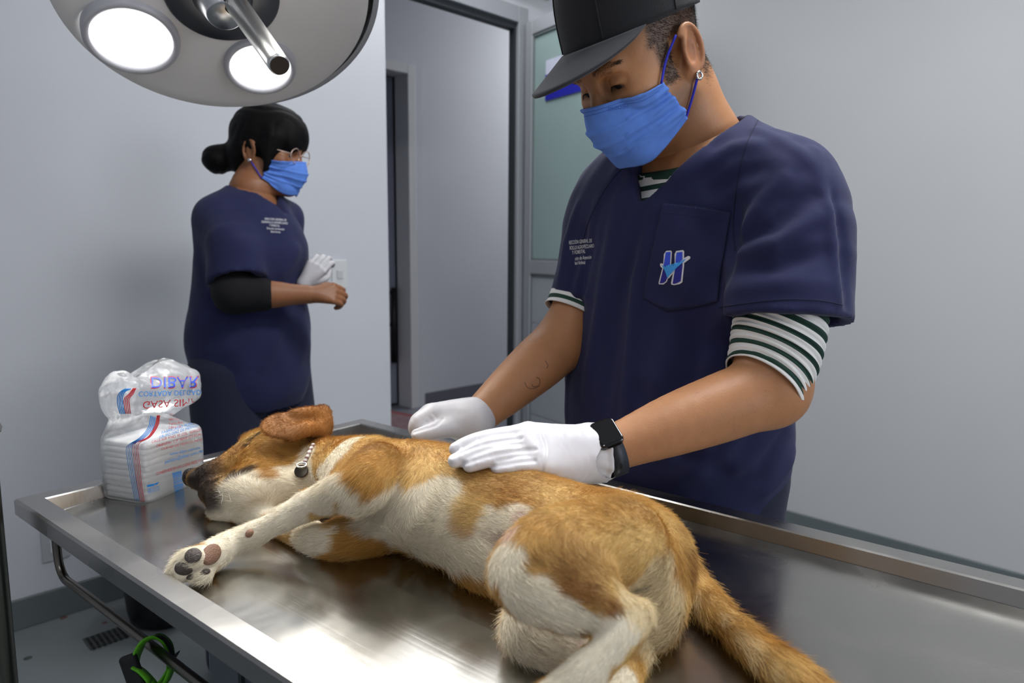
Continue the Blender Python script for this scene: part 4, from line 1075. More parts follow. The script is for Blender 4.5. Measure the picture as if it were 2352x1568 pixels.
# gloves
def glove(name, lo, hi, chains, cuffpath, cuffr, wr_dent=()):
    F = Field(lo, hi, .0019)
    for ch, k in chains: F.chain(ch, k, kin=.006)
    g = np.stack(np.meshgrid(*F.ax, indexing='ij'), -1); nr = np.abs(F.d) < .02; G = g[nr]
    F.d[nr] -= (.0002 * Wob(120, 21)(G) + .0001 * Wob(330, 22)(G)).astype(np.float32)
    pv, pf = F.mesh(0); pb = bvh_of(pv, pf)
    for px, wd, am in wr_dent:
        Q = [hit(pb, x, y)[0] for x, y in spline([(x, y, 0) for x, y in px], 5)[:, :2]]; Q = [q for q in Q if q is not None]; e_ = np.zeros(len(G), np.float32)
        for i in range(len(Q) - 1): e_ = np.maximum(e_, ridge(G, Q[i], Q[i + 1], wd, 1., False))
        F.d[nr] -= (am * e_).astype(np.float32)
    V, Fc = F.mesh(0); o = add(name, V, Fc, M['glove'], man)
    P = spline(cuffpath, 6); m_ = len(P); T, N, B = frames(P, ref=-FWD); th = np.arange(64) * 2 * math.pi / 64; V = []
    R_ = np.interp(np.linspace(0, 1, m_), np.linspace(0, 1, len(cuffr)), cuffr)
    for j in range(m_):
        t = j / (m_ - 1); rad = R_[j] + .0011 * t * np.sin(9 * th + 4 * t) + .0007 * np.sin(17 * th + 9 * t) * t + (.0016 if j >= m_ - 2 else 0)
        V.append(P[j] + B[j] * (np.cos(th) * rad)[:, None] + N[j] * (np.sin(th) * rad)[:, None])
    V = np.vstack(V); Fq = np.array([(j * 64 + i, j * 64 + (i + 1) % 64, (j + 1) * 64 + (i + 1) % 64, (j + 1) * 64 + i) for j in range(m_ - 1) for i in range(64)])
    c = add('glove_cuff', V, Fq, M['glove'], o); s = c.modifiers.new('thick', 'SOLIDIFY'); s.thickness = .0009
    return o
a = at
W_ = (a(1366, 1040, .916), .0300)
a = lambda x, y, D: at(x, y, D - .019)
K2, K3, K4, K5 = a(1212, 993, .884), a(1205, 1018, .872), a(1222, 1045, .863), a(1252, 1070, .856)
lch = [([W_, (lerp(W_[0], K2, .5), .021), (K2, .0125)], .02), ([W_, (lerp(W_[0], K3, .5), .022), (K3, .0130)], .02), ([W_, (lerp(W_[0], K4, .5) , .022), (K4, .0128)], .02), ([W_, (at(1335, 1054, .902), .0262), (at(1312, 1072, .884), .0205), (K5, .0125)], .02),
    ([(K2, .0122), (a(1125, 1006, .868), .0108), (a(1078, 1018, .859), .0098), (a(1047, 1031, .853), .0083)], .0035),
    ([(K3, .0122), (a(1120, 1028, .853), .0110), (a(1075, 1046, .843), .0100), (a(1045, 1058, .837), .0086)], .0035),
    ([(K4, .0120), (a(1150, 1046, .848), .0106), (a(1108, 1058, .839), .0098), (a(1079, 1068, .834), .0084)], .0035),
    ([(K5, .0110), (a(1200, 1068, .846), .0096), (a(1166, 1073, .841), .0090), (a(1142, 1074, .838), .0078)], .0035),
    ([(at(1335, 1022, .922), .02), (at(1280, 1022, .912), .016), (at(1225, 1032, .905), .0125), (at(1180, 1044, .898), .010)], .015)]
creases = [([(1196, 1006), (1150, 1012), (1100, 1023), (1040, 1046)], .0022, -.0042), ([(1229, 1032), (1180, 1036), (1120, 1048), (1062, 1066)], .0022, -.0045), ([(1228, 1057), (1190, 1061), (1130, 1072)], .0022, -.0045),
    ([(1228, 995), (1236, 1020), (1236, 1060)], .0016, .0009), ([(1246, 992), (1258, 1030), (1252, 1080)], .0016, .0010), ([(1240, 992), (1250, 1030), (1245, 1080)], .0015, -.0009),
    ([(1262, 994), (1284, 1030)], .0014, -.0006), ([(1280, 996), (1302, 1036)], .0014, -.0006), ([(1300, 998), (1322, 1040)], .0014, -.0006), ([(1200, 1012), (1200, 1024), (1190, 1034)], .0014, .0007), ([(1232, 1036), (1232, 1048), (1222, 1056)], .0014, .0007),
    ([(1052, 1022), (1060, 1032)], .0014, .0010), ([(1052, 1040), (1060, 1052)], .0014, .0010), ([(1092, 1050), (1098, 1064)], .0014, .0010), ([(1120, 1040), (1128, 1052)], .0014, -.0007), ([(1180, 1062), (1184, 1078)], .0014, -.0006), ([(1100, 1008), (1108, 1018)], .0014, -.0006)]
a = at
gl = glove('glove', a(1015, 1150, .83) - A(.07, .10, .06), a(1400, 960, .93) + A(.12, .12, .05), lch, [a(1322, 1052, .905), a(1348, 1045, .912), a(1374, 1040, .919)], [.0318, .0345, .0360], creases)
W2 = (a(1083, 966, 1.122), .0285)
J2, J3, J4, J5 = a(995, 949, 1.098), a(988, 950, 1.118), a(992, 955, 1.138), a(1003, 962, 1.154)
rch = [([W2, (lerp(W2[0], J2, .5), .022), (J2, .0145)], .02), ([W2, (lerp(W2[0], J3, .5), .022), (J3, .0145)], .02), ([W2, (J4, .0135)], .02), ([W2, (J5, .0125)], .02),
    ([(J2, .0135), (a(962, 966, 1.084), .0115), (a(956, 990, 1.090), .0105), (a(982, 998, 1.102), .0095)], .006),
    ([(J3, .0135), (a(958, 966, 1.106), .0112), (a(955, 990, 1.112), .0105), (a(980, 996, 1.12), .0095)], .006),
    ([(J4, .0130), (a(964, 970, 1.128), .0108), (a(960, 990, 1.132), .010), (a(985, 996, 1.138), .009)], .006),
    ([(J5, .0118), (a(980, 976, 1.146), .0098), (a(976, 992, 1.148), .009), (a(996, 998, 1.152), .008)], .006),
    ([(a(1062, 978, 1.108), .019), (a(1018, 984, 1.082), .0145), (a(982, 993, 1.066), .0118), (a(958, 998, 1.058), .0092)], .012)]
gl2 = glove('glove', a(930, 1040, 1.05) - A(.06, .06, .03), a(1110, 920, 1.16) + A(.06, .08, .03), rch, [a(1064, 974, 1.114), a(1080, 967, 1.121), a(1093, 961, 1.127)], [.0305, .0325, .0330], [([(950, 992), (975, 984), (1000, 976), (1016, 962)], .0022, -.0045), ([(985, 958), (996, 968), (1004, 974)], .0014, -.0008), ([(976, 966), (986, 976)], .0014, -.0008), ([(994, 950), (1006, 962)], .0014, -.0008)])

# wrist watch
wa = unit(Lel - Lwr); wc_ = a(1405, 1032, .925); wn = unit(-FWD * .78 + UP * .58 - RIGHT * .25); wn = unit(wn - wa * np.dot(wn, wa)); wx = np.cross(wn, wa)
band_c = wc_
wat = MB(); fc = band_c + wn * .0405 + wa * .000
def rrect(c, ex, ey, hx, hy, r, n=6):
    return [c + ex * (sx * (hx - r) + r * math.cos(t)) + ey * (sy * (hy - r) + r * math.sin(t)) for sx, sy, t0 in ((1, 1, 0), (-1, 1, .5), (-1, -1, 1), (1, -1, 1.5)) for t in (np.linspace(0, .5, n) + t0) * math.pi]
fc = band_c + wn * .0425 - wa * .009
wo = MB().prism(rrect(fc - wn * .005, wa, wx, .0165, .0195, .0065), wn * .0105).build('watch', mat('watch_case', '#08080a', .12, .3, coat=.6), man, bevel=.0026)
wo['label'] = 'black square smart watch'
MB().prism(rrect(fc + wn * .0052, wa, wx, .0142, .0172, .0055), wn * .0008).build('watch_face', mat('watch_glass', '#040407', .04, spec=.9), wo)
MB().lathe(fc + wx * .0, -wa, [(.0165, .0034), (.0188, .0034), (.0192, .0026)], 16).build('crown', M['black'], wo, True)
th = np.linspace(-2.75, 2.75, 48) + math.pi
P = np.array([band_c + wn * (.0335 * math.cos(t_ )) * -1 + wx * .0338 * math.sin(t_) for t_ in th])
P = np.array([band_c - wa * .004 + wn * (.0342 * math.cos(t_)) + wx * .0345 * math.sin(t_) for t_ in np.linspace(.32, 2 * math.pi - .32, 60)])
V = []
for p in P:
    o_ = unit((p - band_c) - wa * np.dot(p - band_c, wa))
    V += [p + wa * .0112 + o_ * .0012, p - wa * .0112 + o_ * .0012, p - wa * .0112 - o_ * .0006, p + wa * .0112 - o_ * .0006]
F = [(j * 4 + i, j * 4 + (i + 1) % 4, (j + 1) * 4 + (i + 1) % 4, (j + 1) * 4 + i) for j in range(len(P) - 1) for i in range(4)]
add('watch_band', np.array(V), F, mat('watch_rubber', '#1d222b', .5), wo, True)
for k in range(3):
    q = at(1411, 1072 + k * 7, .893); t_ = math.atan2(np.dot(q - band_c, wx), np.dot(q - band_c, wn))
    o_ = wn * math.cos(t_) + wx * math.sin(t_); c = band_c - wa * .004 + o_ * .0355
    MB().lathe(c, o_, [(0, .0016), (.0006, .0016)], 12).build('band_hole', M['black'], wo)
# small tattoos on the right forearm
for px in ([(1232, 866), (1240, 872), (1238, 884), (1226, 888), (1222, 882)], [(1205, 878), (1212, 890), (1226, 892), (1240, 886)], [(1252, 828), (1258, 838), (1256, 846)]):
    seamline(BBV, px, .0006, man, 'tattoo', mat('ink', '#6a4a3a', .6), .0001, 6)
# ================================================================== the dog on the table
TRAY = TOP - DEP
def zt_(x, y, r, lift=0.): return atz(x, y, TRAY + r + lift)          # a point whose body of radius r rests on the tray
dogo = tab(.30, -.62, TRAY)
dog = thing('dog', 'tan and white short haired dog lying on its side asleep on the steel table', 'dog', dogo)
df = Field(tab(.27, -.65, TRAY) - A(.40, .58, .004), tab(.27, -.65, TRAY) + A(.40, .56, .225), .0036)
S = []          # skeleton lines for the lie of the coat: (from, to) in hair direction
def limb(pts, k=.02, kin=None, flat=None, ratio=1.):
    df.chain(pts, k, flat, ratio, kin)
    for i in range(len(pts) - 1): S.append((np.asarray(pts[i][0]), np.asarray(pts[i + 1][0])))
b = lambda x, y, z: atz(x, y, TRAY + z)
# trunk: chest, ribs, waist, loin, rump
tr = [(b(770, 1072, .068), .036), (b(850, 1098, .074), .052), (b(950, 1126, .074), .062), (b(1065, 1158, .074), .065), (b(1180, 1190, .072), .060), (b(1290, 1226, .071), .057), (b(1400, 1262, .073), .060), (b(1464, 1286, .071), .0585)]
limb(tr, 0, .03, TX, 1.14)
df.ell(b(1000, 1180, .060), (.080, .042, .050), axes(b(1100, 1265, .06) - b(950, 1180, .06)), .03)          # sternum towards the camera
df.ell(b(1120, 1265, .040), (.060, .034, .038), axes(b(1200, 1320, .06) - b(1080, 1240, .06)), .03)         # belly
df.ell(b(1125, 1325, .018), (.05, .020, .018), axes(TY), .02)
df.ell(b(1440, 1335, .058), (.044, .046, .056), None, .03)                                                  # rump
df.ell(b(1478, 1400, .040), (.032, .036, .038), None, .02)
# neck and head
hd = [(b(745, 1066, .060), .040), (b(690, 1056, .060), .044)]
limb([(hd[1][0], .040), (hd[0][0], .038), (tr[1][0], .046)], .025)
sk = b(640, 1042, .068)
nose = b(446, 1096, .036)
mz = unit(nose - sk); hup = unit(np.cross(mz, A(0, 0, 1)));
if np.dot(hup, TX) < 0: hup = -hup                # towards the forehead: away from the camera
hsd = unit(np.cross(hup, mz)); hsd = hsd if hsd[2] > 0 else -hsd
df.ell(sk, (.058, .044, .045), np.stack([mz, hup, hsd]), .02)
df.ell(b(600, 1072, .062), (.045, .042, .044), np.stack([mz, hup, hsd]), .02)
df.chain([(b(590, 1056, .064), .034), (b(545, 1076, .056), .0295), (b(500, 1091, .047), .0255), (b(470, 1098, .040), .0205), (b(455, 1100, .037), .0165)], .015)      # muzzle
df.chain([(b(590, 1104, .050), .034), (b(550, 1124, .042), .0285), (b(514, 1132, .034), .0240), (b(486, 1126, .030), .0205)], .010)      # lower jaw
df.ell(b(600, 1130, .042), (.045, .035, .034), np.stack([mz, hup, hsd]), .02)                     # cheek and throat
df.ell(b(690, 1110, .042), (.05, .04, .034), np.stack([mz, hup, hsd]), .025)
df.ell(b(580, 1012, .084), (.022, .014, .014), np.stack([mz, hup, hsd]), .015)                    # brow
for q in ((nose, sk), (b(490, 1130, .027), b(640, 1110, .05)), (sk, tr[0][0]), (b(640, 1120, .04), b(740, 1120, .05))): S.append(q)
# mouth line and closed eye are grooves
def groove(px, r, k=.003):
    P = []
    V0, F0 = surface_nets(df.d[::1], df.lo, df.h) if False else (None, None)
DV0, DF0 = df.mesh(0); DB0 = bvh_of(DV0, DF0)
def onD(B_, x, y, off=0.):
    q, n = hit(B_, x, y); return None if q is None else q + n * off
for px, r in (([(468, 1122), (486, 1108), (505, 1098), (550, 1091), (584, 1074)], .0024), ([(560, 1022), (575, 1008), (592, 994)], .0030)):
    P = [onD(DB0, x, y, .0008) for x, y in px]; P = [p for p in P if p is not None]
    for i in range(len(P) - 1): df.cone(P[i], P[i + 1], r, r, .004, 's')
# near foreleg, stretched to the rim of the table
FL = [(b(872, 1083, .112), .037), (b(838, 1118, .104), .0310), (b(785, 1134, .090), .0245), (b(735, 1150, .076), .0205), (b(690, 1170, .064), .0180), (b(622, 1205, .046), .0150), (b(588, 1222, .036), .0160), (b(540, 1240, .028), .0150), (b(495, 1268, .022), .0175), (b(462, 1287, .021), .0180)]
limb(FL, .009, .02)
pawc = b(462, 1287, .021); pd = unit(b(425, 1310, .016) - b(500, 1265, .022))
ps = unit(np.cross(pd, A(0, 0, 1)))
for k, (x, y, z, r) in enumerate(((430, 1277, .030, .0095), (418, 1297, .021, .0100), (430, 1318, .012, .0095), (468, 1322, .010, .0090))):
    c = b(x, y, z); df.chain([(b(lerp(470, x, .45), lerp(1290, y, .45), z), r * 1.15), (c, r), (c + pd * .008, r * .72)], .006)
# far foreleg: folded under the chin
LL = [(b(905, 1200, .034), .034), (b(825, 1226, .026), .032), (b(748, 1245, .021), .0215), (b(690, 1225, .018), .0185), (b(610, 1195, .015), .0150), (b(545, 1178, .014), .0145), (b(510, 1172, .014), .0150)]
limb(LL, .012, .015)
for k, (x, y) in enumerate(((494, 1160), (496, 1176))): df.ell(b(x, y, .012), (.011, .009, .010), None, .006)
# upper hind leg
hip = b(1430, 1235, .128)
knee = b(1195, 1318, .118); hock = b(1452, 1428, .098)
HLG = [(b(1440, 1240, .116), .040), (b(1345, 1262, .124), .042), (b(1265, 1290, .124), .039), (b(1204, 1320, .114), .0255)]
limb(HLG, .025, .02)
limb([(b(1196, 1322, .112), .027), (b(1235, 1362, .110), .0245), (b(1320, 1390, .104), .0185), (b(1400, 1412, .100), .0130), (b(1458, 1422, .098), .0105)], .010, .015)
df.chain([(b(1262, 1300, .122), .034), (b(1350, 1360, .112), .024), (b(1420, 1402, .103), .012)], .02)      # the big tendon and the back of the thigh
limb([(b(1470, 1416, .100), .0118), (b(1446, 1446, .094), .0138), (b(1385, 1505, .078), .0138), (b(1330, 1560, .062), .0150), (b(1268, 1625, .040), .0185), (b(1225, 1665, .028), .0185)], .006, .01)
# lower hind leg, on the table
limb([(b(1330, 1400, .036), .036), (b(1235, 1420, .030), .033), (b(1212, 1445, .026), .025)], .02, .02)
limb([(b(1208, 1442, .025), .025), (b(1260, 1472, .022), .0240), (b(1330, 1500, .018), .0180), (b(1388, 1528, .016), .0155)], .012, .015)
limb([(b(1470, 1500, .017), .014), (b(1440, 1545, .017), .0155), (b(1415, 1610, .017), .0165), (b(1400, 1650, .016), .018)], .006, .01)
for pc, pv in ((b(1225, 1665, .022), unit(b(1225, 1665, .028) - b(1268, 1625, .040))), (b(1400, 1650, .014), unit(b(1400, 1650, .016) - b(1415, 1610, .017)))):
    pv = unit(pv * A(1, 1, .2)); sd_ = unit(np.cross(pv, A(0, 0, 1)))
    for o_ in (-.015, -.005, .005, .015): df.chain([(pc + sd_ * o_ * .7, .010), (pc + pv * (.020 - 22 * o_ * o_) + sd_ * o_, .0092), (pc + pv * (.030 - 22 * o_ * o_) + sd_ * o_ - A(0, 0, .003), .007)], .004)
# tail
TLP = [(b(1510, 1255, .070), .018), (b(1562, 1296, .046), .0175), (b(1606, 1352, .026), .0165), (b(1662, 1422, .019), .0165), (b(1735, 1490, .019), .0180), (b(1820, 1555, .018), .0175), (b(1920, 1640, .016), .014)]
limb(TLP, .014, .02)
# keep everything on the table
df.put(lambda g: (TRAY + .0005) - g[..., 2], A(-9, -9, -9), A(9, 9, 9), .003, 'x')
gg = np.stack(np.meshgrid(*df.ax, indexing='ij'), -1); nr_ = np.abs(df.d) < .02; G = gg[nr_]
dd = .0018 * Wob(45, 31)(G) + .0007 * Wob(120, 32)(G)
DB1 = None
df.d[nr_] -= dd; del gg
dV, dF = df.mesh(0)
# muscle and skin folds measured on the surface
DB = bvh_of(dV, dF)

# coat: patches of colour with their own centres on the body
tan, dtan, ltan = (np.array(lin(c)) for c in ('#bb8c46', '#8c5d2d', '#d6b574'))
cream, white, pink, dark = (np.array(lin(c)) for c in ('#ddc9a0', '#e9dfc9', '#d8bcae', '#2b2320'))
def coat(P, n1, n2):
    C = np.tile(tan, (len(P), 1)); C = mixc(C, ltan, np.clip(.35 + .35 * n1, 0, 1)); C = mixc(C, dtan, np.clip(.30 * n2, 0, 1))
    def blob(x, y, r, col, soft=.35, amt=1., depth=None, jit=.20):
        nonlocal C
        q = onD(DB, x, y)
        if q is None: return
        R_ = r * np.dot(q - CAM, FWD) / FPX
        d = np.linalg.norm(P - q, axis=1) / R_ + jit * n1 * .5 + jit * .35 * n2
        C = mixc(C, col, amt * sstep(1 + soft * .5, 1 - soft * .5, d))
    for x, y, r, c, soft, amt in COATS: blob(x, y, r, c, soft, amt)
    low = sstep(.020, .004, P[:, 2] - TRAY)
    return np.clip(C, 0, 1)
COATS = [
    # darker saddle and shoulder patch
    (850, 1045, 60, dtan, .9, .45), (900, 1030, 60, dtan, 1., .35), (1110, 1100, 50, dtan, .9, .35), (1190, 1110, 60, dtan, .9, .3), (1330, 1290, 70, dtan, .8, .45), (1290, 1330, 50, dtan, .8, .45), (1440, 1150, 60, dtan, .9, .35),
    (1000, 1090, 50, ltan, .9, .6), (960, 1070, 40, ltan, .9, .6), (1460, 1230, 55, ltan, .9, .5), (1500, 1270, 55, ltan, .8, .6), (1400, 1260, 40, ltan, .9, .4),
    # chest, ribs and belly
    (985, 1150, 52, white, .35, 1), (1015, 1135, 46, white, .35, 1), (950, 1165, 55, white, .35, 1), (900, 1165, 60, white, .3, 1), (860, 1190, 55, white, .3, 1), (930, 1225, 90, white, .3, 1), (1000, 1250, 95, white, .3, 1), (1050, 1300, 70, white, .3, 1), (1020, 1195, 50, white, .3, 1), (820, 1180, 45, white, .3, 1), (1090, 1290, 85, white, .3, 1), (880, 1225, 60, white, .3, 1), (1120, 1230, 55, white, .35, 1), (1160, 1210, 50, white, .35, 1), (1150, 1290, 60, white, .3, 1), (1190, 1195, 38, white, .4, 1), (1115, 1185, 26, white, .5, 1), (1140, 1330, 30, white, .4, 1),
    (1060, 1200, 34, tan, .6, .7), (1070, 1170, 40, ltan, .6, .8), (1190, 1190, 22, pink, .9, .7), (1175, 1220, 26, pink, .9, .7), (1150, 1240, 26, np.array(lin('#86685c')), .9, .55), (1120, 1225, 18, np.array(lin('#8f7466')), .9, .4), (1075, 1345, 46, tan, .5, 1), (1110, 1355, 44, tan, .5, 1), (1140, 1350, 20, tan, .5, 1), (1050, 1330, 26, tan, .5, 1),
    # white collar band between neck and shoulder, foreleg
    (800, 1015, 26, white, .4, 1), (775, 1038, 34, white, .35, 1), (752, 1065, 36, white, .35, 1), (735, 1095, 40, white, .3, 1), (760, 1110, 34, white, .3, 1), (790, 1120, 40, white, .3, 1), (700, 1050, 30, white, .4, 1), (822, 1006, 16, white, .5, 1),
    (730, 1140, 60, white, .2, 1), (660, 1180, 60, white, .2, 1), (600, 1215, 60, white, .2, 1), (530, 1245, 60, white, .2, 1), (470, 1285, 60, white, .2, 1), (420, 1310, 50, white, .2, 1), (800, 1130, 42, white, .3, 1), (830, 1128, 30, white, .4, 1),
    (845, 1090, 40, tan, .5, 1), (868, 1108, 22, tan, .5, 1), (846, 1134, 13, tan, .6, .9), (835, 1143, 8, tan, .7, .8), (820, 1070, 40, tan, .5, 1), (880, 1060, 50, tan, .6, .8), (728, 1098, 7, tan, .6, .8),
    # far foreleg
    (700, 1225, 55, white, .3, 1), (640, 1200, 55, white, .3, 1), (560, 1180, 50, white, .3, 1), (500, 1170, 40, white, .3, 1), (740, 1240, 32, white, .3, 1), (800, 1242, 36, tan, .4, 1), (840, 1254, 34, tan, .4, 1), (880, 1262, 30, tan, .4, 1), (870, 1196, 46, white, .3, 1), (915, 1215, 52, white, .3, 1), (950, 1235, 50, white, .3, 1), (770, 1215, 14, white, .4, 1),
    # head: tan mask, white cheek and jaw, dark muzzle
    (560, 1130, 60, white, .3, 1), (610, 1120, 48, white, .3, 1), (650, 1095, 46, white, .35, 1), (690, 1075, 36, white, .35, 1), (690, 1035, 24, white, .4, 1), (640, 1140, 50, white, .3, 1), (690, 1120, 50, white, .3, 1), (520, 1150, 46, white, .3, 1),
    (480, 1075, 34, np.array(lin('#a58158')), .6, .9), (520, 1062, 30, tan, .6, .9), (560, 1060, 40, tan, .6, 1), (600, 1050, 46, tan, .5, 1), (640, 1040, 42, tan, .5, 1), (610, 1085, 22, tan, .6, .9), (660, 1020, 40, tan, .5, 1), (700, 1000, 40, tan, .5, 1), (728, 1005, 30, dtan, .7, .8),
    (470, 1058, 16, np.array(lin('#cfc2ac')), .8, .7), (500, 1058, 20, dtan, .9, .6), (540, 1032, 24, dtan, .9, .6), (600, 1030, 20, dtan, .9, .4), (640, 1050, 16, dtan, .9, .4),
    (480, 1092, 42, np.array(lin('#6e5138')), 1.2, .75), (456, 1104, 50, np.array(lin('#3a2d26')), 1., .95), (478, 1132, 46, np.array(lin('#352a27')), .8, .95), (500, 1150, 22, np.array(lin('#4a3b34')), .9, .7),
    (450, 1088, 26, np.array(lin('#2c2320')), 1., .9), (505, 1099, 13, np.array(lin('#40302a')), .9, .9), (525, 1095, 12, np.array(lin('#40302a')), .9, .85), (545, 1090, 12, np.array(lin('#3d2e26')), 1., .85), (562, 1082, 14, np.array(lin('#3a2b22')), 1., .85), (576, 1074, 10, np.array(lin('#4a382c')), 1., .7),
    (575, 1010, 12, dark, .6, .9), (562, 1024, 9, dark, .7, .9), (588, 998, 10, dark, .6, .9),
    # hind legs
    (1170, 1320, 40, white, .4, 1), (1185, 1275, 28, white, .45, 1), (1165, 1360, 40, white, .4, 1), (1210, 1360, 42, white, .4, 1), (1250, 1385, 38, white, .4, 1), (1300, 1410, 34, white, .4, 1), (1340, 1425, 28, white, .4, 1), (1240, 1340, 22, white, .5, 1), (1375, 1435, 34, white, .3, 1), (1420, 1440, 36, white, .3, 1), (1466, 1420, 38, white, .35, 1), (1445, 1450, 40, white, .3, 1), (1400, 1480, 55, white, .2, 1), (1350, 1530, 60, white, .2, 1), (1300, 1590, 70, white, .2, 1), (1240, 1650, 90, white, .2, 1),
    (1180, 1430, 90, white, .3, 1), (1240, 1460, 100, white, .3, 1), (1200, 1400, 60, white, .3, 1), (1310, 1480, 50, white, .3, 1), (1290, 1440, 36, white, .3, 1), (1430, 1560, 60, white, .3, 1), (1400, 1640, 110, white, .3, 1), (1472, 1528, 14, tan, .5, 1), (1325, 1475, 12, pink, .9, .7),
    (1350, 1360, 30, dtan, .7, .8), (1400, 1390, 26, dtan, .7, .9), (1430, 1402, 14, dtan, .6, .9), (1300, 1350, 20, dtan, .8, .6),
    # pale backside
    (1500, 1335, 72, cream, .5, 1), (1480, 1390, 66, cream, .5, 1), (1525, 1400, 80, cream, .4, 1), (1510, 1450, 80, cream, .4, 1), (1540, 1290, 26, cream, .6, .8), (1440, 1350, 34, cream, .6, .8), (1420, 1340, 20, cream, .8, .6), (1520, 1245, 20, ltan, .8, .8), (1490, 1347, 9, dark, .8, .8), (1478, 1352, 7, np.array(lin('#5b4a3c')), .8, .7), (1535, 1200, 6, dtan, .8, .8),
    # tail: brown above, cream below
    (1590, 1290, 42, dtan, .6, .7), (1580, 1380, 30, dtan, .6, .6), (1660, 1420, 18, cream, .9, .6), (1600, 1370, 14, cream, .9, .5), (1720, 1490, 30, cream, .9, .6), (1770, 1540, 28, cream, .9, .4), (1690, 1460, 20, cream, .9, .6),
]
n1, n2 = Wob(70, 41)(dV), Wob(260, 42)(dV)
dC = coat(dV, n1, n2)
M['dogskin'] = mat('dog_undercoat', '#b88a52', .75, attr='col', bump=.15, bscale=300)
M['fur'] = mat('dog_fur', '#b88a52', .55, spec=.25, attr='col')
add('body', dV, dF, M['dogskin'], dog, True, dC * .85)

# fur: short hairs along the lie of the coat
def fur_dir(P):
    best = np.full(len(P), 9.); D = np.zeros_like(P); Wt = np.zeros(len(P))
    for a_, b_ in S:
        ba = b_ - a_; t = np.clip(((P - a_) @ ba) / (ba @ ba), 0, 1); d = np.linalg.norm(P - a_ - t[:, None] * ba, axis=1)
        w_ = np.exp(-d / .012) ; D += unit(ba) * w_[:, None]; Wt += w_
    return D / (np.linalg.norm(D, axis=1)[:, None] + 1e-12)
dN = vnormals(dV, dF)
wg = np.ones(len(dV)); wg[(dV[:, 2] < TRAY + .004)] = .15
vis = ((dV - CAM) * dN).sum(1) < .06 * np.linalg.norm(dV - CAM, axis=1); wg = np.where(vis, 1., .3) * wg
T, W = scatter(dV, dF, 210000, wg, 9)
P = (dV[T] * W[..., None]).sum(1); N = (dN[T] * W[..., None]).sum(1); N /= np.linalg.norm(N, axis=1)[:, None]
pn = np.random.RandomState(3)
ok = np.ones(len(P), bool)
for x, y, r in ((443, 1275, 17), (422, 1304, 17), (486, 1266, 20), (486, 1282, 20), (573, 1224, 9), (430, 1322, 9), (438, 1090, 9)):
    q = onD(DB, x, y)
    if q is not None: ok &= np.linalg.norm(P - q, axis=1) > r * np.dot(q - CAM, FWD) / FPX
P, N = P[ok], N[ok]
cl = coat(P, Wob(70, 41)(P), Wob(260, 42)(P)) * pn.uniform(.78, 1.22, (len(P), 1))
tip_dark = pn.rand(len(P)) < .07; cl[tip_dark] *= .55
def near_pts(P, pts, r): 
    o = np.zeros(len(P))
    for q in pts: o = np.maximum(o, sstep(r, r * .4, np.linalg.norm(P - q, axis=1)))
    return o
ln = np.full(len(P), .0105)
tl = near_pts(P, [lerp(TLP[i][0], TLP[i + 1][0], t) for i in range(len(TLP) - 1) for t in (0, .5)][2:], .055); ln += .010 * tl
rump = near_pts(P, [b(1500, 1390, .05), b(1500, 1330, .07)], .07); ln += .008 * rump
bel = near_pts(P, [b(1000, 1250, .04), b(1100, 1320, .02), b(930, 1230, .04), b(1200, 1440, .03), b(860, 1230, .03)], .06); ln += .006 * bel
headm = near_pts(P, [sk, nose, b(540, 1085, .05), b(500, 1110, .03)], .06); ln = np.where(headm > .3, .0065, ln)
legm = near_pts(P, [p for p, r in FL[3:]] + [p for p, r in LL[3:]] + [b(1440, 1448, .092), b(1385, 1505, .078), b(1330, 1560, .062), b(1268, 1625, .04)], .03); ln = np.where(legm > .3, .0065, ln)
D = fur_dir(P); sw = np.stack([Wob(35, 51)(P), Wob(35, 52)(P), Wob(35, 53)(P)], 1) * .30; D = D + sw
fo = strands('fur', P, N, D, ln, cl, .000135 + .00003 * tl, dog, M['fur'], 4, .13, 11, .28 - .20 * tl); fo['kind'] = 'stuff'

# nose, paw pads, ear, collar
M['noseb'] = mat('nose_leather', '#141214', .28, bump=.5, bscale=400)
nf = Field(nose - .035, nose + .035, .0011)
nb = b(440, 1096, .034)
nf.ell(nb + mz * .003 + hup * .002, (.0110, .0140, .0140), np.stack([mz, hup, hsd]), 0); nf.ell(nb - mz * .006 , (.011, .013, .013), np.stack([mz, hup, hsd]), .006)
nq, nn_ = hit(DB, 446, 1082)
for s_ in (1, -1): nf.ell(nb + mz * .0075 + hsd * .0065 * s_ - hup * .001, (.006, .0025, .0032), np.stack([mz, hup, hsd]), .002, 's')
v, f = nf.mesh(0); add('nose', v, f, M['noseb'], dog)
def pad(x, y, r, ar, ang, name, col, B_, th_=.004):
    q, n = hit(B_, x, y)
    if q is None: return
    rt = unit(RIGHT - n * np.dot(RIGHT, n)); u_ = np.cross(n, rt); ca, sa = math.cos(ang), math.sin(ang)
    e1, e2 = rt * ca + u_ * sa, -rt * sa + u_ * ca; R_ = r * np.dot(q - CAM, FWD) / FPX
    F_ = Field(q - R_ * 2.2, q + R_ * 2.2, R_ / 9); F_.ell(q - n * th_ * .15, (R_ * ar, R_, th_), np.stack([e1, e2, n]), 0)
    v, f = F_.mesh(0); add(name, v, f, M.setdefault(col, mat('pad_' + col.strip('#'), col, .6, bump=.6, bscale=500)), dog)
pad(443, 1275, 18, 1.12, -.35, 'toe_pad', '#4c4440', DB, .0045); pad(422, 1304, 17, 1.25, -.1, 'toe_pad', '#4a423e', DB, .006); pad(440, 1325, 7, 1.7, -.2, 'toe_pad', '#3a3330', DB, .004); pad(472, 1313, 7, 1.6, .5, 'toe_pad', '#4a423c', DB, .004)
pad(486, 1272, 21, 1.55, 1.3, 'paw_pad', '#7a5a48', DB, .005); pad(573, 1224, 9, 1.2, .8, 'carpal_pad', '#8d6c56', DB, .005)

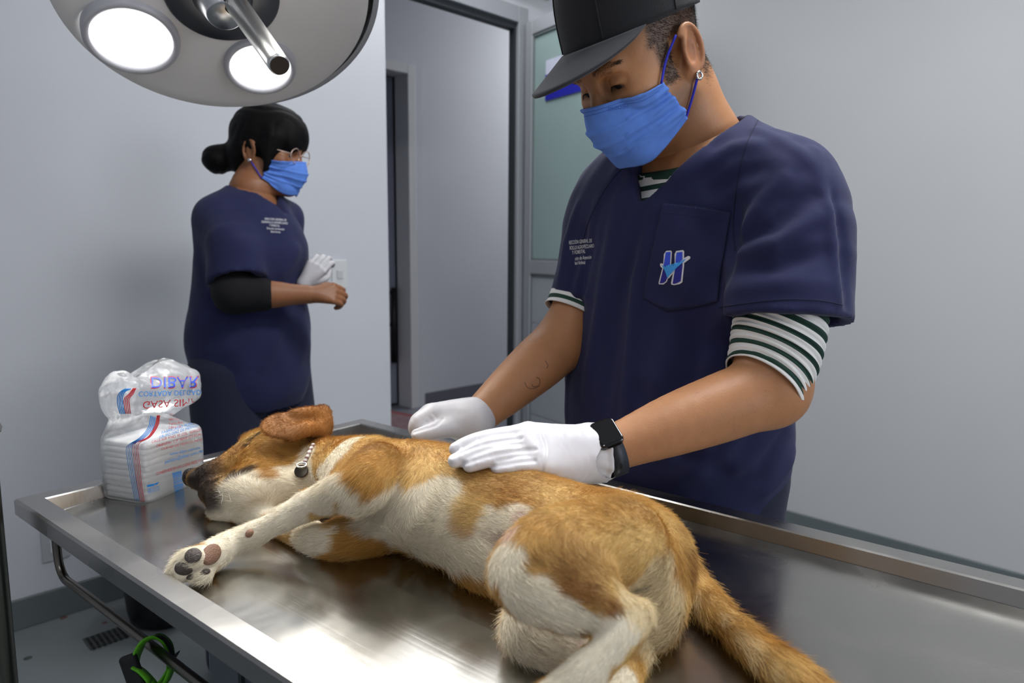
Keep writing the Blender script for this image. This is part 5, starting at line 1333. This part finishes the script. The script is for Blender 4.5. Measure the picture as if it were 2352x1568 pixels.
# ear: a soft flap folded forward over the head
eb = b(725, 985, .105); E0, E1, E2, E3 = b(738, 958, .118), b(705, 958, .134), b(665, 968, .130), b(628, 988, .118)
ed = unit(E3 - E0)
ef = Field(np.min([E0, E1, E2, E3, eb], 0) - .05, np.max([E0, E1, E2, E3, eb], 0) + .05, .0019)
en = unit(np.cross(ed, FWD)); 
ef.ell(lerp(E1, E3, .62), (.042, .026, .0075), np.stack([ed, unit(np.cross(-FWD * .8 + UP * .5, ed)), unit(np.cross(ed, unit(np.cross(-FWD * .8 + UP * .5, ed))))]), 0)
ef.chain([(eb, .024), (b(735, 972, .112), .020), (b(742, 948, .122), .011)], .012)
ef.chain([(b(742, 948, .122), .0095), (b(712, 946, .136), .0085), (b(680, 950, .137), .0075)], .012)
ef.chain([(b(735, 985, .105), .012), (b(700, 985, .118), .010), (b(670, 1000, .112), .0075)], .012)
ef.ell(b(725, 955, .135), (.006, .012, .008), None, .004, 's')
eV, eF = ef.mesh(1); eB = bvh_of(eV, eF)
ew = Wob(60, 61)(eV)
eC = np.tile(np.array(lin('#a0692f')), (len(eV), 1)); eC = mixc(eC, np.array(lin('#6f4a2b')), np.clip(.5 + .4 * ew, 0, 1) * .8)
ear = add('ear', eV, eF, M['dogskin'], dog, True, eC)
T, W = scatter(eV, eF, 14000, np.ones(len(eV)), 4); P = (eV[T] * W[..., None]).sum(1); eN = vnormals(eV, eF); N = (eN[T] * W[..., None]).sum(1); N /= np.linalg.norm(N, axis=1)[:, None]
cl = mixc(np.tile(np.array(lin('#a87034')), (len(P), 1)), np.array(lin('#6b4526')), np.clip(.5 + .5 * Wob(60, 61)(P), 0, 1) * .8) * pn.uniform(.75, 1.25, (len(P), 1))
strands('ear_fur', P, N, np.tile(ed, (len(P), 1)) + .25 * np.stack([Wob(60, 71)(P), Wob(60, 72)(P), Wob(60, 73)(P)], 1), np.full(len(P), .007), cl, .00016, ear, M['fur'], 3, .15, 6, .3)['kind'] = 'stuff'
# whiskers
WP, WD = [], []
for (x, y) in ((505, 1130), (515, 1125), (520, 1140), (510, 1118), (525, 1132), (560, 1135), (500, 1122)):
    q, n = hit(DB, x, y); WP.append(q); WD.append(unit(-UP * .8 + RIGHT * .5 - FWD * .3))
strands('whiskers', np.array(WP), np.array(WD), np.array(WD), np.full(len(WP), .028), np.tile(lin('#e8e4dc'), (len(WP), 1)), .00022, dog, M['fur'], 5, .25, 8, .5)['kind'] = 'stuff'
# collar with a ring and a tag
cp = [onD(DB, x, y, .0025) for x, y in ((722, 1022), (716, 1034), (710, 1048), (703, 1062), (698, 1076), (694, 1090))]
cp = [p for p in cp if p is not None]
ccol = MB(); P = spline(cp, 6); V, F = tube_vf(P, .0030, 10, flat=.5, ref=-FWD)
cc2 = np.tile(np.array(lin('#5b2b2b')), (len(V), 1)); kk = (np.arange(len(V)) // 10) % 4 < 2; cc2[kk] = np.array(lin('#b9b4ae'))
col_ = add('collar', V, F, mat('collar_band', '#666666', .5, attr='col'), dog, True, cc2, label='thin red and white collar')
rq = onD(DB, 702, 1072, .008)
rn = unit(-FWD + UP * .2); r1_ = unit(np.cross(rn, UP)); r2_ = np.cross(rn, r1_)
V, F = tube_vf([rq + (r1_ * math.cos(t) + (r2_ * .5 + rn * .6) * math.sin(t)) * .0068 for t in np.linspace(0, 2 * math.pi, 25)], .0012, 8, caps=False); add('collar_ring', V, F, M['silver'], col_)
tq = rq - UP * .009 + rn * .002
MB().lathe(tq - rn * .0012, rn + UP * .3, [(0, .0095), (.002, .0098), (.0024, .0085)], 24).build('tag', mat('tag_metal', '#4b443c', .35, .9), col_, True)
# ================================================================== the woman by the wall
fh = unit(FWD * A(1, 1, 0)); rh = unit(RIGHT * A(1, 1, 0)); z3 = A(0, 0, 1)
wf = unit(rh * .87 - fh * .45); wl_ = np.cross(z3, wf)                   # the way her chest faces, and her left
g0 = unit(rh * .97 - fh * .16); gy = np.cross(z3, g0); pt = math.radians(10)
gx = g0 * math.cos(pt) - z3 * math.sin(pt); gz = z3 * math.cos(pt) + g0 * math.sin(pt)
GO = at(584, 348, 2.02) + gy * .079; GR = np.stack([gx, gy, gz])
def gw(P): return GO + np.asarray(P) @ GR
def gl_(P): return (np.asarray(P) - GO) @ GR.T
wp = at(580, 760, 2.08); wp[2] = 0
wom = thing('person', 'woman with a black hair bun in navy scrubs and blue mask beside the wall', 'person', wp)
WNB = at(577, 436, 2.07); UW = np.stack([wl_, wf, z3])
wc = lambda z, d=0.: A(wp[0], wp[1], z) + wf * d
rs, ls = WNB - wl_ * .128 - z3 * .080, WNB + wl_ * .128 - z3 * .080
re, rw = at(538, 676, 1.885), at(712, 676, 1.945)
le, lw = at(640, 690, 2.30), at(712, 640, 2.06)
def wtorso(F, g, k=.05):
    F.ell(wc(1.02, -.02), (.160 + g, .125 + g, .15 + g), UW, k); F.ell(wc(1.17, .0), (.140 + g, .112 + g, .16 + g), UW, k)
    F.ell(wc(1.26, .035), (.13 + g, .105 + g, .10 + g), UW, k); F.ell(wc(1.33, -.005), (.125 + g, .085 + g, .07 + g), UW, k)
    F.cone(WNB - z3 * .03, rs, .048 + g, .040 + g, k); F.cone(WNB - z3 * .03, ls, .048 + g, .040 + g, k)
wlo, whi = wc(.0) - A(.42, .42, 0), wc(1.5) + A(.42, .42, .0)
F_ = Field(wlo - A(0, 0, .01), whi, .0085); wtorso(F_, 0)
F_.chain([(rs, .042), (lerp(rs, re, .5), .042), (re, .042)], .02); F_.chain([(re, .043), (lerp(re, rw, .4), .040), (lerp(re, rw, .8), .029), (rw, .026), (lerp(re, rw, 1.05), .024)], .01)
F_.chain([(ls, .05), (lerp(ls, le, .5), .047), (le, .042)], .02); F_.chain([(le, .043), (lerp(le, lw, .4), .039), (lw, .025)], .01)
for s in (1, -1):
    hj = wc(.9) + wl_ * .09 * s; kn = wc(.48) + wl_ * .1 * s; an = wc(.07) + wl_ * .1 * s
    F_.chain([(hj, .09), (kn, .058), (an, .04)], .02)
v1, f1_ = F_.mesh(1)
hf2 = head_field(1.0, [(A(-.02, 0, -.02), .052), (lerp(A(-.03, 0, -.03), gl_(WNB), .5), .050), (gl_(WNB), .062)], True, .0035)
v2, f2 = hf2.mesh(0); v2 = gw(v2)
SKW = np.array(lin('#8f5e3e'))
add('body', np.vstack([v1, v2]), np.vstack([f1_, f2 + len(v1)]), M['skin'], wom, True, np.tile(SKW, (len(v1) + len(v2), 1)))
HB2 = bvh_of(v2, f2)
for s in (1, -1):
    mb = MB().lathe(A(.0735, .031 * s, .011), (1, 0, -.2), [(-.0128 * math.cos(t), .0128 * math.sin(t) + 1e-5) for t in np.linspace(0, math.pi, 10)], 14, caps=False); V = np.array(mb.V)
    d = (V - A(.0735, .031 * s, .011)) @ unit(A(1, 0, -.2)) / .0128
    add('eye', gw(V), mb.F, M['eye'], wom, True, np.where(d[:, None] > .84, np.array(lin('#1c120c')), np.array(lin('#d8d2cc'))))
# hair with fringe and bun
hh = Field(A(-.19, -.12, -.13), A(.13, .12, .17), .0032)
hh.ell(A(-.010, 0, .052), (.112, .090, .100)); hh.ell(A(.045, 0, .075), (.060, .070, .060), None, .02)
hh.ell(A(.085, -.004, .052), (.020, .055, .038), None, .02)
for s in (1, -1): hh.chain([(A(.045, .068 * s, .05), .022), (A(.040, .072 * s, .0), .017), (A(.036, .070 * s, -.045), .008)], .02)
hh.ell(A(-.07, 0, -.02), (.045, .065, .055), None, .03)
hh.ell(A(.11, 0, -.055), (.075, .062, .085), None, .008, 's')
for s in (1, -1): hh.ell(A(.012, .095 * s, -.032), (.020, .03, .034), None, .01, 's')
bun = gl_(at(500, 366, 2.10)); hh.ell(bun, (.044, .044, .042), None, .012); hh.chain([(A(-.09, 0, -.01), .04), (bun, .03)], .02)
g = np.stack(np.meshgrid(*hh.ax, indexing='ij'), -1); nr = np.abs(hh.d) < .02; hh.d[nr] -= (.0022 * np.abs(np.sin(Wob(30, 81)(g[nr]) * 5)) * 1).astype(np.float32) - .001
v, f = hh.mesh(0); hair2 = add('hair', gw(v), f, M['hair'], wom); HBh = bvh_of(gw(v), f)
mask2, MV2, MF2, nu2, nv2 = face_mask(wom, gw, HB2, gx, 1.0)
for k, e_ in ((0, A(.002, -.080, .02)), ((nv2 - 1) * nu2, A(-.004, -.082, -.03)), (nu2 - 1, A(.002, .080, .02)), ((nv2 - 1) * nu2 + nu2 - 1, A(-.004, .082, -.03))):
    a_, b_ = MV2[k], gw(e_); mid = lerp(a_, b_, .5); r = HB2.find_nearest(Vector(mid)); mid = np.array(r[0]) + np.array(r[1]) * .004
    V, F = tube_vf(spline([a_, mid, b_], 6), .0018, 6); add('ear_loop', V, F, M['strap'], mask2)
q = gw(A(-.006, -.0885, -.026)); MB().lathe(q, -gy, [(-.003, .0055), (.001, .006), (.003, .003)], 12).build('earring', M['silver'], wom, True, label='round silver earring')
gm = MB(); lens = MB()
for s in (1, -1):
    c = A(.106, .034 * s, .010); pts = [gw(c + A(-.004 * abs(math.cos(t)), .026 * math.cos(t), .021 * math.sin(t))) for t in np.linspace(0, 2 * math.pi, 25)]
    gm.tube(pts, .0015, 6, False); gm.tube([gw(A(.10, .060 * s, .014)), gw(A(.05, .075 * s, .018)), gw(A(-.01, .080 * s, .02))], .0014, 6)
gm.tube([gw(A(.107, -.010, .013)), gw(A(.109, 0, .015)), gw(A(.107, .010, .013))], .0014, 6)
gm.build('glasses', mat('pale_frame', '#cdb2a8', .2, .5), wom, True)
# scrubs
sl2 = Field(wc(.80) - A(.42, .42, 0), wc(1.5) + A(.42, .42, 0), .0075)
rh_e, lh_e = at(545, 642, 1.89), lerp(ls, le, .62)
for (sh, he, md) in ((rs, rh_e, at(530, 560, 1.905)), (ls, lh_e, lerp(ls, lh_e, .5))):
    d_ = unit(he - md)
    sl2.chain([(sh, .050), (md, .069), (he - d_ * .01, .074), (he + d_ * .06, .075)], 0)
    sl2.cone(he - d_ * .012, he + d_ * .12, .058, .062, .004, 's'); cut_halfspace(sl2, he, d_, he + d_ * .06, .13)
wt = Field(sl2.lo, sl2.lo + (sl2.n - 1) * sl2.h, .0075); wtorso(wt, .016)
wt.cone(wc(1.24, .02), wc(1.0, -.005), .146, .158, .05, flat=wf, ratio=.92); wt.cone(wc(1.0, -.005), wc(.895, -.005), .158, .172, .05, flat=wf, ratio=.9)
wt.chain([(at(470, 715, 2.10), .03), (at(452, 772, 2.12), .018), (at(470, 830, 2.10), .03)], .04)
wt.d = smin(wt.d, sl2.d[:wt.n[0], :wt.n[1], :wt.n[2]], .03)
gg = np.stack(np.meshgrid(*wt.ax, indexing='ij'), -1); nr = np.abs(wt.d) < .04; G = gg[nr]; del gg
dd = .003 * Wob(22, 91)(G) + .0015 * Wob(60, 92)(G)
for a_, b_ in ((at(600, 700, 1.95), at(540, 850, 1.95)), (at(660, 720, 1.97), at(600, 860, 1.95)), (at(560, 560, 1.9), at(590, 640, 1.88)), (at(690, 560, 2.0), at(640, 640, 1.95))): dd = dd + ridge(G, a_, b_, .02, .008)
wt.d[nr] -= dd.astype(np.float32)
wn_up = unit(gw(A(-.03, 0, -.04)) - WNB)
wt.cone(WNB - wn_up * .015 + wf * .01, WNB + wn_up * .2, .068, .085, .01, 's')
vB = at(664, 488, 2.0); nF = WNB + wf * .05 + z3 * .01
wt.put(lambda g: cone_d(g, vB, nF, .006, .055, wf, 3.), vB - .2, nF + .2, .01, 's')
v, f = wt.mesh(0); sw2 = add('scrub_top', v, f, M['scrub'], wom); SB2 = bvh_of(v, f)
for k, (s, x, y) in enumerate((('DIRECCI\u00d3N GENERAL DE', 632, 507), ('DESARROLLO AGROPECUARIO', 630, 514), ('Y FORESTAL', 630, 521), ('Direcci\u00f3n de Atenci\u00f3n', 632, 528), ('Salud Animal', 632, 535))):
    V, F = text_vf(s, 1.); V = V * 7.0; sx = min(.62, 60 / V[:, 0].max()); V[:, 0] = (V[:, 0] - V[:, 0].max() / 2) * sx; P = []
    for x_, y_, _ in V:
        p, n = hit(SB2, x + x_, y - y_ + .06 * x_); P.append(p + n * .002 if p is not None else A(0, 0, 0))
    add('chest_lettering', np.array(P), F, M['thread_w'], sw2, False)
# black undersleeve, forearm glove and bare hand
M['blackcloth'] = mat('black_cotton', '#0b0b0e', .9)
us = Field(re - .13, re + .2, .0045); us.chain([(lerp(rs, re, .72), .050), (re + A(0, 0, .01), .050)], 0); us.chain([(re, .051), (lerp(re, rw, .36), .045)], .03)
v, f = us.mesh(0); add('undersleeve', v, f, M['blackcloth'], wom)
def hand(name, wr, dr, up, material, curl, sc=1., h=.0026, thumb_side=1):
    """a loosely closed hand: palm, four curled fingers, thumb"""
    dr = unit(dr); up = unit(up - dr * np.dot(up, dr)); sd = np.cross(up, dr) * thumb_side
    F = Field(wr - .11 * sc, wr + .16 * sc, h)
    kn = []
    for i, o in enumerate((.030, .010, -.010, -.028)):
        k = wr + (dr * (.082 - .004 * abs(i - 1)) + sd * o + up * .006) * sc; kn.append(k)
        F.chain([(wr, .024 * sc), (lerp(wr, k, .6), .0175 * sc), (k, .0115 * sc)], .012 * sc)
    L_ = (.042, .046, .043, .034)
    for i, k in enumerate(kn):
        a1 = curl[0]; p1 = k + (dr * math.cos(a1) - up * math.sin(a1)) * L_[i] * sc
        a2 = a1 + curl[1]; p2 = p1 + (dr * math.cos(a2) - up * math.sin(a2)) * L_[i] * .62 * sc
        a3 = a2 + curl[2]; p3 = p2 + (dr * math.cos(a3) - up * math.sin(a3)) * L_[i] * .42 * sc
        F.chain([(k, .0108 * sc), (p1, .0095 * sc), (p2, .0086 * sc), (p3, .0074 * sc)], .003 * sc)
    t0 = wr + (dr * .025 + sd * .022 - up * .006) * sc; t1_ = wr + (dr * .062 + sd * .046 - up * .018) * sc; t2_ = t1_ + (dr * .030 - sd * .010 - up * .012) * sc
    F.chain([(t0, .016 * sc), (t1_, .0122 * sc), (t2_, .0088 * sc)], .008 * sc)
    return F.mesh(0)
v, f = hand('hand', rw, unit(rw - re), UP * .4 - FWD * .9, M['skin'], (.7, 1.0, .8), .82, thumb_side=1)
add('hand', v, f, M['skin'], wom, True, np.tile(SKW * .95, (len(v), 1)))
v, f = hand('glove', at(700, 652, 2.02), UP * .7 + RIGHT * .5, -FWD, M['glove'], (.5, .9, .7), .78, thumb_side=-1)
add('glove', v, f, M['glove'], wom)
# trousers and shoes
tf = Field(wc(.03) - A(.32, .32, 0), wc(1.0) + A(.32, .32, 0), .009); tf.ell(wc(.93, -.02), (.165, .13, .12), UW, 0)
for s in (1, -1):
    hj = wc(.9, -.01) + wl_ * .092 * s; kn = wc(.48, .01) + wl_ * .11 * s + wf * (.02 if s > 0 else 0); an = wc(.06) + wl_ * .11 * s
    tf.chain([(hj, .105), (kn, .090), (an, .085)], .03); tf.cone(an - z3 * .06, an + z3 * .03, .076, .07, .002, 's')
v, f = tf.mesh(0); add('trousers', v, f, M['trouser'], wom)
for s in (1, -1):
    an = wc(0) + wl_ * .11 * s; fs = Field(an - A(.26, .26, 0), an + A(.26, .26, .16), .007)
    fs.chain([(an + A(0, 0, .045), .042), (an + wf * .09 + A(0, 0, .04), .042), (an + wf * .16 + A(0, 0, .032), .032)], .03); fs.cone(an + A(0, 0, .05), an + A(0, 0, .11), .042, .044, .02)
    fs.put(lambda g: .006 - g[..., 2], an - .3, an + .3, .004, 'x'); v, f = fs.mesh(0); add('shoe', v, f, M['shoe'], wom)
# ================================================================== pack of gauze in a printed plastic bag
gn, grt, glf = atz(338, 1160, TRAY), atz(482, 1101, TRAY), atz(254, 1131, TRAY)
e1 = unit(grt - gn); e2 = np.cross(A(0, 0, 1), e1); e2 = e2 if np.dot(e2, glf - gn) > 0 else -e2
la_, lb_ = .124, .098; gc0 = gn + e1 * la_ / 2 + e2 * lb_ / 2
bag = thing('gauze_pack', 'clear plastic bag of white gauze with red and blue print standing at the table corner', 'package', gc0)
M['gauze'] = mat('gauze', '#f0f0ee', .95, bump=.5, bscale=500)
rg = random.Random(3)
proto = None
for k in range(10):                                    # folded gauze pads, one on another
    F = Field(A(-.07, -.06, -.006), A(.07, .06, .016), .0034)
    F.put(lambda g: np.sqrt((np.maximum(np.abs(g - np.array([0, 0, .0045], np.float32)) - np.array([.052, .039, .0012], np.float32), 0) ** 2).sum(-1)) - .0034, A(-.06, -.05, -.002), A(.06, .05, .012)) if k == 0 else None
    if k == 0:
        v, f = F.mesh(0); v = v[:, :1] * e1 + v[:, 1:2] * e2 + v[:, 2:] * A(0, 0, 1)
        o = add('gauze_pad', v + gc0 + A(0, 0, .0008), f, M['gauze'], bag); proto = o
    else:
        o = proto.copy(); COL.objects.link(o); o.parent = bag
        o.location = Vector(e1 * rg.uniform(-.002, .002) + e2 * rg.uniform(-.002, .002) + A(0, 0, .0091 * k)); o.rotation_euler = (0, 0, rg.uniform(-.02, .02))
# the film
def film_mat():
    m = bpy.data.materials.new('clear_film'); m.use_nodes = True; nt = m.node_tree; N = nt.nodes; L = nt.links
    N.remove(N['Principled BSDF']); out = N['Material Output']
    tr_ = N.new('ShaderNodeBsdfTransparent'); tr_.inputs[0].default_value = (.96, .97, .98, 1)
    gl = N.new('ShaderNodeBsdfGlossy'); gl.inputs['Roughness'].default_value = .2; gl.inputs[0].default_value = (1, 1, 1, 1)
    df_ = N.new('ShaderNodeBsdfTranslucent'); df_.inputs[0].default_value = (.9, .91, .94, 1); d2_ = N.new('ShaderNodeBsdfDiffuse'); d2_.inputs[0].default_value = (.9, .91, .94, 1)
    tc = N.new('ShaderNodeTexCoord'); n = N.new('ShaderNodeTexNoise'); n.inputs['Scale'].default_value = 45; n.inputs['Detail'].default_value = 5; n.inputs['Distortion'].default_value = 1.2; L.new(tc.outputs['Object'], n.inputs['Vector'])
    bp = N.new('ShaderNodeBump'); bp.inputs['Strength'].default_value = .45; bp.inputs['Distance'].default_value = .004; L.new(n.outputs[0], bp.inputs['Height']); L.new(bp.outputs[0], gl.inputs['Normal'])
    a1 = N.new('ShaderNodeMixShader'); a1.inputs[0].default_value = .5; L.new(df_.outputs[0], a1.inputs[1]); L.new(d2_.outputs[0], a1.inputs[2])
    a2 = N.new('ShaderNodeMixShader'); a2.inputs[0].default_value = .32; L.new(tr_.outputs[0], a2.inputs[1]); L.new(a1.outputs[0], a2.inputs[2])
    fr_ = N.new('ShaderNodeFresnel'); fr_.inputs[0].default_value = 1.33; L.new(bp.outputs[0], fr_.inputs['Normal'])
    a3 = N.new('ShaderNodeMixShader'); L.new(fr_.outputs[0], a3.inputs[0]); L.new(a2.outputs[0], a3.inputs[1]); L.new(gl.outputs[0], a3.inputs[2]); L.new(a3.outputs[0], out.inputs[0]); return m
rows = [(.0006, .058, .045, 0, 7), (.002, .062, .048, 0, 7), (.03, .0635, .050, 0, 7), (.07, .0635, .050, 0, 7), (.092, .062, .049, 0, 6), (.102, .055, .044, -.008, 4.5), (.112, .048, .038, -.017, 3.2), (.119, .046, .036, -.019, 2.8), (.126, .060, .037, -.006, 2.6), (.134, .078, .040, .006, 2.5),
        (.150, .084, .041, .006, 2.8), (.170, .084, .038, .005, 2.8), (.182, .080, .030, .003, 2.6), (.190, .070, .018, -.002, 2.4), (.195, .052, .006, -.004, 2.2)]
R_ = spline([(z, a_, b_, s_, p_) for z, a_, b_, s_, p_ in rows] if False else np.array(rows)[:, :3], 5); R2 = spline(np.array([(r[0], r[3], r[4]) for r in rows]), 5)
nth = 120; V = []; wbf = Wob(55, 17); wb2 = Wob(150, 18); hl_ = lambda t: sstep(.095, .13, t)
for j in range(len(R_)):
    z, a_, b_ = R_[j]; s_, p_ = R2[j][1:]
    for i in range(nth):
        t = 2 * math.pi * i / nth; c, s = math.cos(t), math.sin(t); q = (abs(c) ** p_ + abs(s) ** p_) ** (-1 / p_)
        V.append(gc0 + e1 * (a_ * c * q + s_) + e2 * (b_ * s * q) + A(0, 0, z))
V = np.array(V); F = np.array([(j * nth + i, j * nth + (i + 1) % nth, (j + 1) * nth + (i + 1) % nth, (j + 1) * nth + i) for j in range(len(R_) - 1) for i in range(nth)])
N_ = vnormals(V, F); zz_ = V[:, 2] - TRAY; am = .0006 + .0024 * hl_(zz_); am = np.where(zz_ < .01, .0002, am)
w1 = wbf(V); w2 = wb2(V); disp = am * (1.1 * (np.abs(w1) - .4) * 1.2 + .45 * (np.abs(w2) - .4)); V = V + N_ * disp[:, None]
V[:, 2] = np.maximum(V[:, 2], TRAY + .0004); zt2 = sstep(.16, .196, V[:, 2] - TRAY); V[:, 2] += zt2 * .006 * Wob(60, 19)(V)
film = add('film', V, F, film_mat(), bag); FB = bvh_of(V, F)
M['inkr'] = mat('red_ink', '#b5222f', .5); M['inkb'] = mat('blue_ink', '#1a7cc8', .5); M['inkd'] = mat('deep_blue_ink', '#2b55c8', .5)
ZB = lambda x, y: (200 + x / 3.92, 840 + y / 3.92)
def bagtext(s, x0, y0, x1, y1, hpx, m_, flip=False, off=.0008, name='print'):
    (x0, y0), (x1, y1) = ZB(x0, y0), ZB(x1, y1); V, F = text_vf(s, 1.); V = V / np.array([V[:, 0].max(), .7, 1]); V, F = subdiv_poly(V * A(x1 - x0, hpx / 3.92, 0), F, 0); P = []
    for x, y, _ in V:
        t = x / (x1 - x0); q, n = hit(FB, x0 + x, y0 + (y1 - y0) * t + (y if flip else -y)); P.append(q - unit(q - CAM) * off if q is not None else None)
    F = [f for f in F if all(P[i] is not None for i in f)]
    if not F: return
    used = sorted({i for f in F for i in f}); mp = {i: k for k, i in enumerate(used)}
    return add(name, np.array([P[i] for i in used]), [tuple(mp[i] for i in f) for f in F], m_, film, False)
bagtext('GASA SIMPLE', 498, 322, 1078, 285, 66, M['inkr'], True)
bagtext('CORTADA DELGADA', 462, 232, 1070, 214, 46, M['inkb'], True)
bagtext('DIBAR', 560, 96, 1010, 92, 112, M['inkr'], True, .0007); bagtext('DIBAR', 568, 103, 1002, 99, 96, M['inkd'], True, .0013)
for s, a_, b_, c_, d_, h_, m_ in (('Simple', 745, 450, 850, 435, 22, 'inkr'), ('Absorbente', 735, 492, 870, 478, 20, 'inkr'), ('Tejido fino', 735, 530, 860, 516, 20, 'inkr'), ('Libre de', 735, 566, 850, 552, 20, 'inkr'),
    ('FABRICADO POR:', 670, 614, 950, 530, 25, 'inkb'), ('GRUPO DIAZ DE MEXICO', 650, 655, 995, 545, 25, 'inkb'), ('CALLE SUR 4 NO. 42 COL. AGRICOLA', 580, 697, 1062, 575, 23, 'inkr'), ('ORIENTAL, C.P. 08500 IZTACALCO', 622, 735, 1075, 610, 23, 'inkr'),
    ('CIUDAD DE MEXICO, MEXICO', 665, 760, 1080, 660, 20, 'inkr'), ('www.dibar.com.mx', 745, 806, 1022, 745, 26, 'inkb'), ('pedidos@dibar.com.mx', 700, 880, 1045, 775, 32, 'inkb'), ('CONS\u00c9RVESE EN UN LUGAR FRESCO Y SECO', 622, 985, 1110, 838, 26, 'inkr'),
    ('HECHO EN', 540, 1122, 650, 1096, 18, 'inkb'), ('M\u00c9XICO', 543, 1148, 652, 1120, 22, 'inkb')): bagtext(s, a_, b_, c_, d_, h_, M[m_])
def bagpoly(pts, m_, name='print', off=.0008):
    V, F = subdiv_px([ZB(*p) for p in pts], 8); P = []
    for x, y in V:
        q, n = hit(FB, x, y); P.append(q - unit(q - CAM) * off if q is not None else None)
    F = [f for f in F if all(P[i] is not None for i in f)]
    if not F: return
    used = sorted({i for f in F for i in f}); mp = {i: k for k, i in enumerate(used)}
    return add(name, np.array([P[i] for i in used]), [tuple(mp[i] for i in f) for f in F], m_, film, False)
bagpoly([(540, 1072), (605, 1058), (605, 1078), (540, 1092)], M['inkb']); bagpoly([(610, 1056), (650, 1044), (630, 1068), (610, 1074)], M['inkb'])
rb = random.Random(5); y = 955
while y < 1145:
    h_ = rb.choice((3, 5, 8)); t = (y - 955) / 190; x0 = 768 + 24 * t
    bagpoly([(x0, y + 10), (x0 + 84, y - 12), (x0 + 84, y - 12 + h_), (x0, y + 10 + h_)], M['inkb'], 'barcode_bar'); y += h_ + rb.choice((3, 4, 6))
def bagline(pts, m_, r=.00075):
    P = []
    for x, y in spline([(*ZB(*p), 0) for p in pts], 12)[:, :2]:
        q, n = hit(FB, x, y)
        if q is not None: P.append(q - unit(q - CAM) * .0004)
    if len(P) > 3: V, F = tube_vf(P, r, 5, flat=.4, ref=-FWD); add('stripe', V, F, m_, film)
for k in range(4):
    o = k * 15
    bagline([(575 + o * .9, 450 + o * .2), (548 + o, 560), (470 + o * .9, 650), (372 + o, 712 - o * .1), (352 + o, 765), (372 + o, 900), (400 + o * .95, 1050), (432 + o * .9, 1215)], M['inkb'])
    bagline([(632 + o * .5, 445), (610 + o * .6, 540), (545 + o * .5, 640), (432 + o, 690), (412 + o, 745), (430 + o, 900), (450 + o * .9, 1060), (480 + o * .8, 1222)], M['inkr'])
    bagline([(350 + o, 205), (300 + o * .9, 235), (274 + o, 290), (280 + o, 370), (300 + o * .9, 432)], M['inkb'])
    bagline([(418 + o * .5, 200), (380 + o * .8, 250), (334 + o, 300), (338 + o, 370), (350 + o * .9, 430)], M['inkr'])
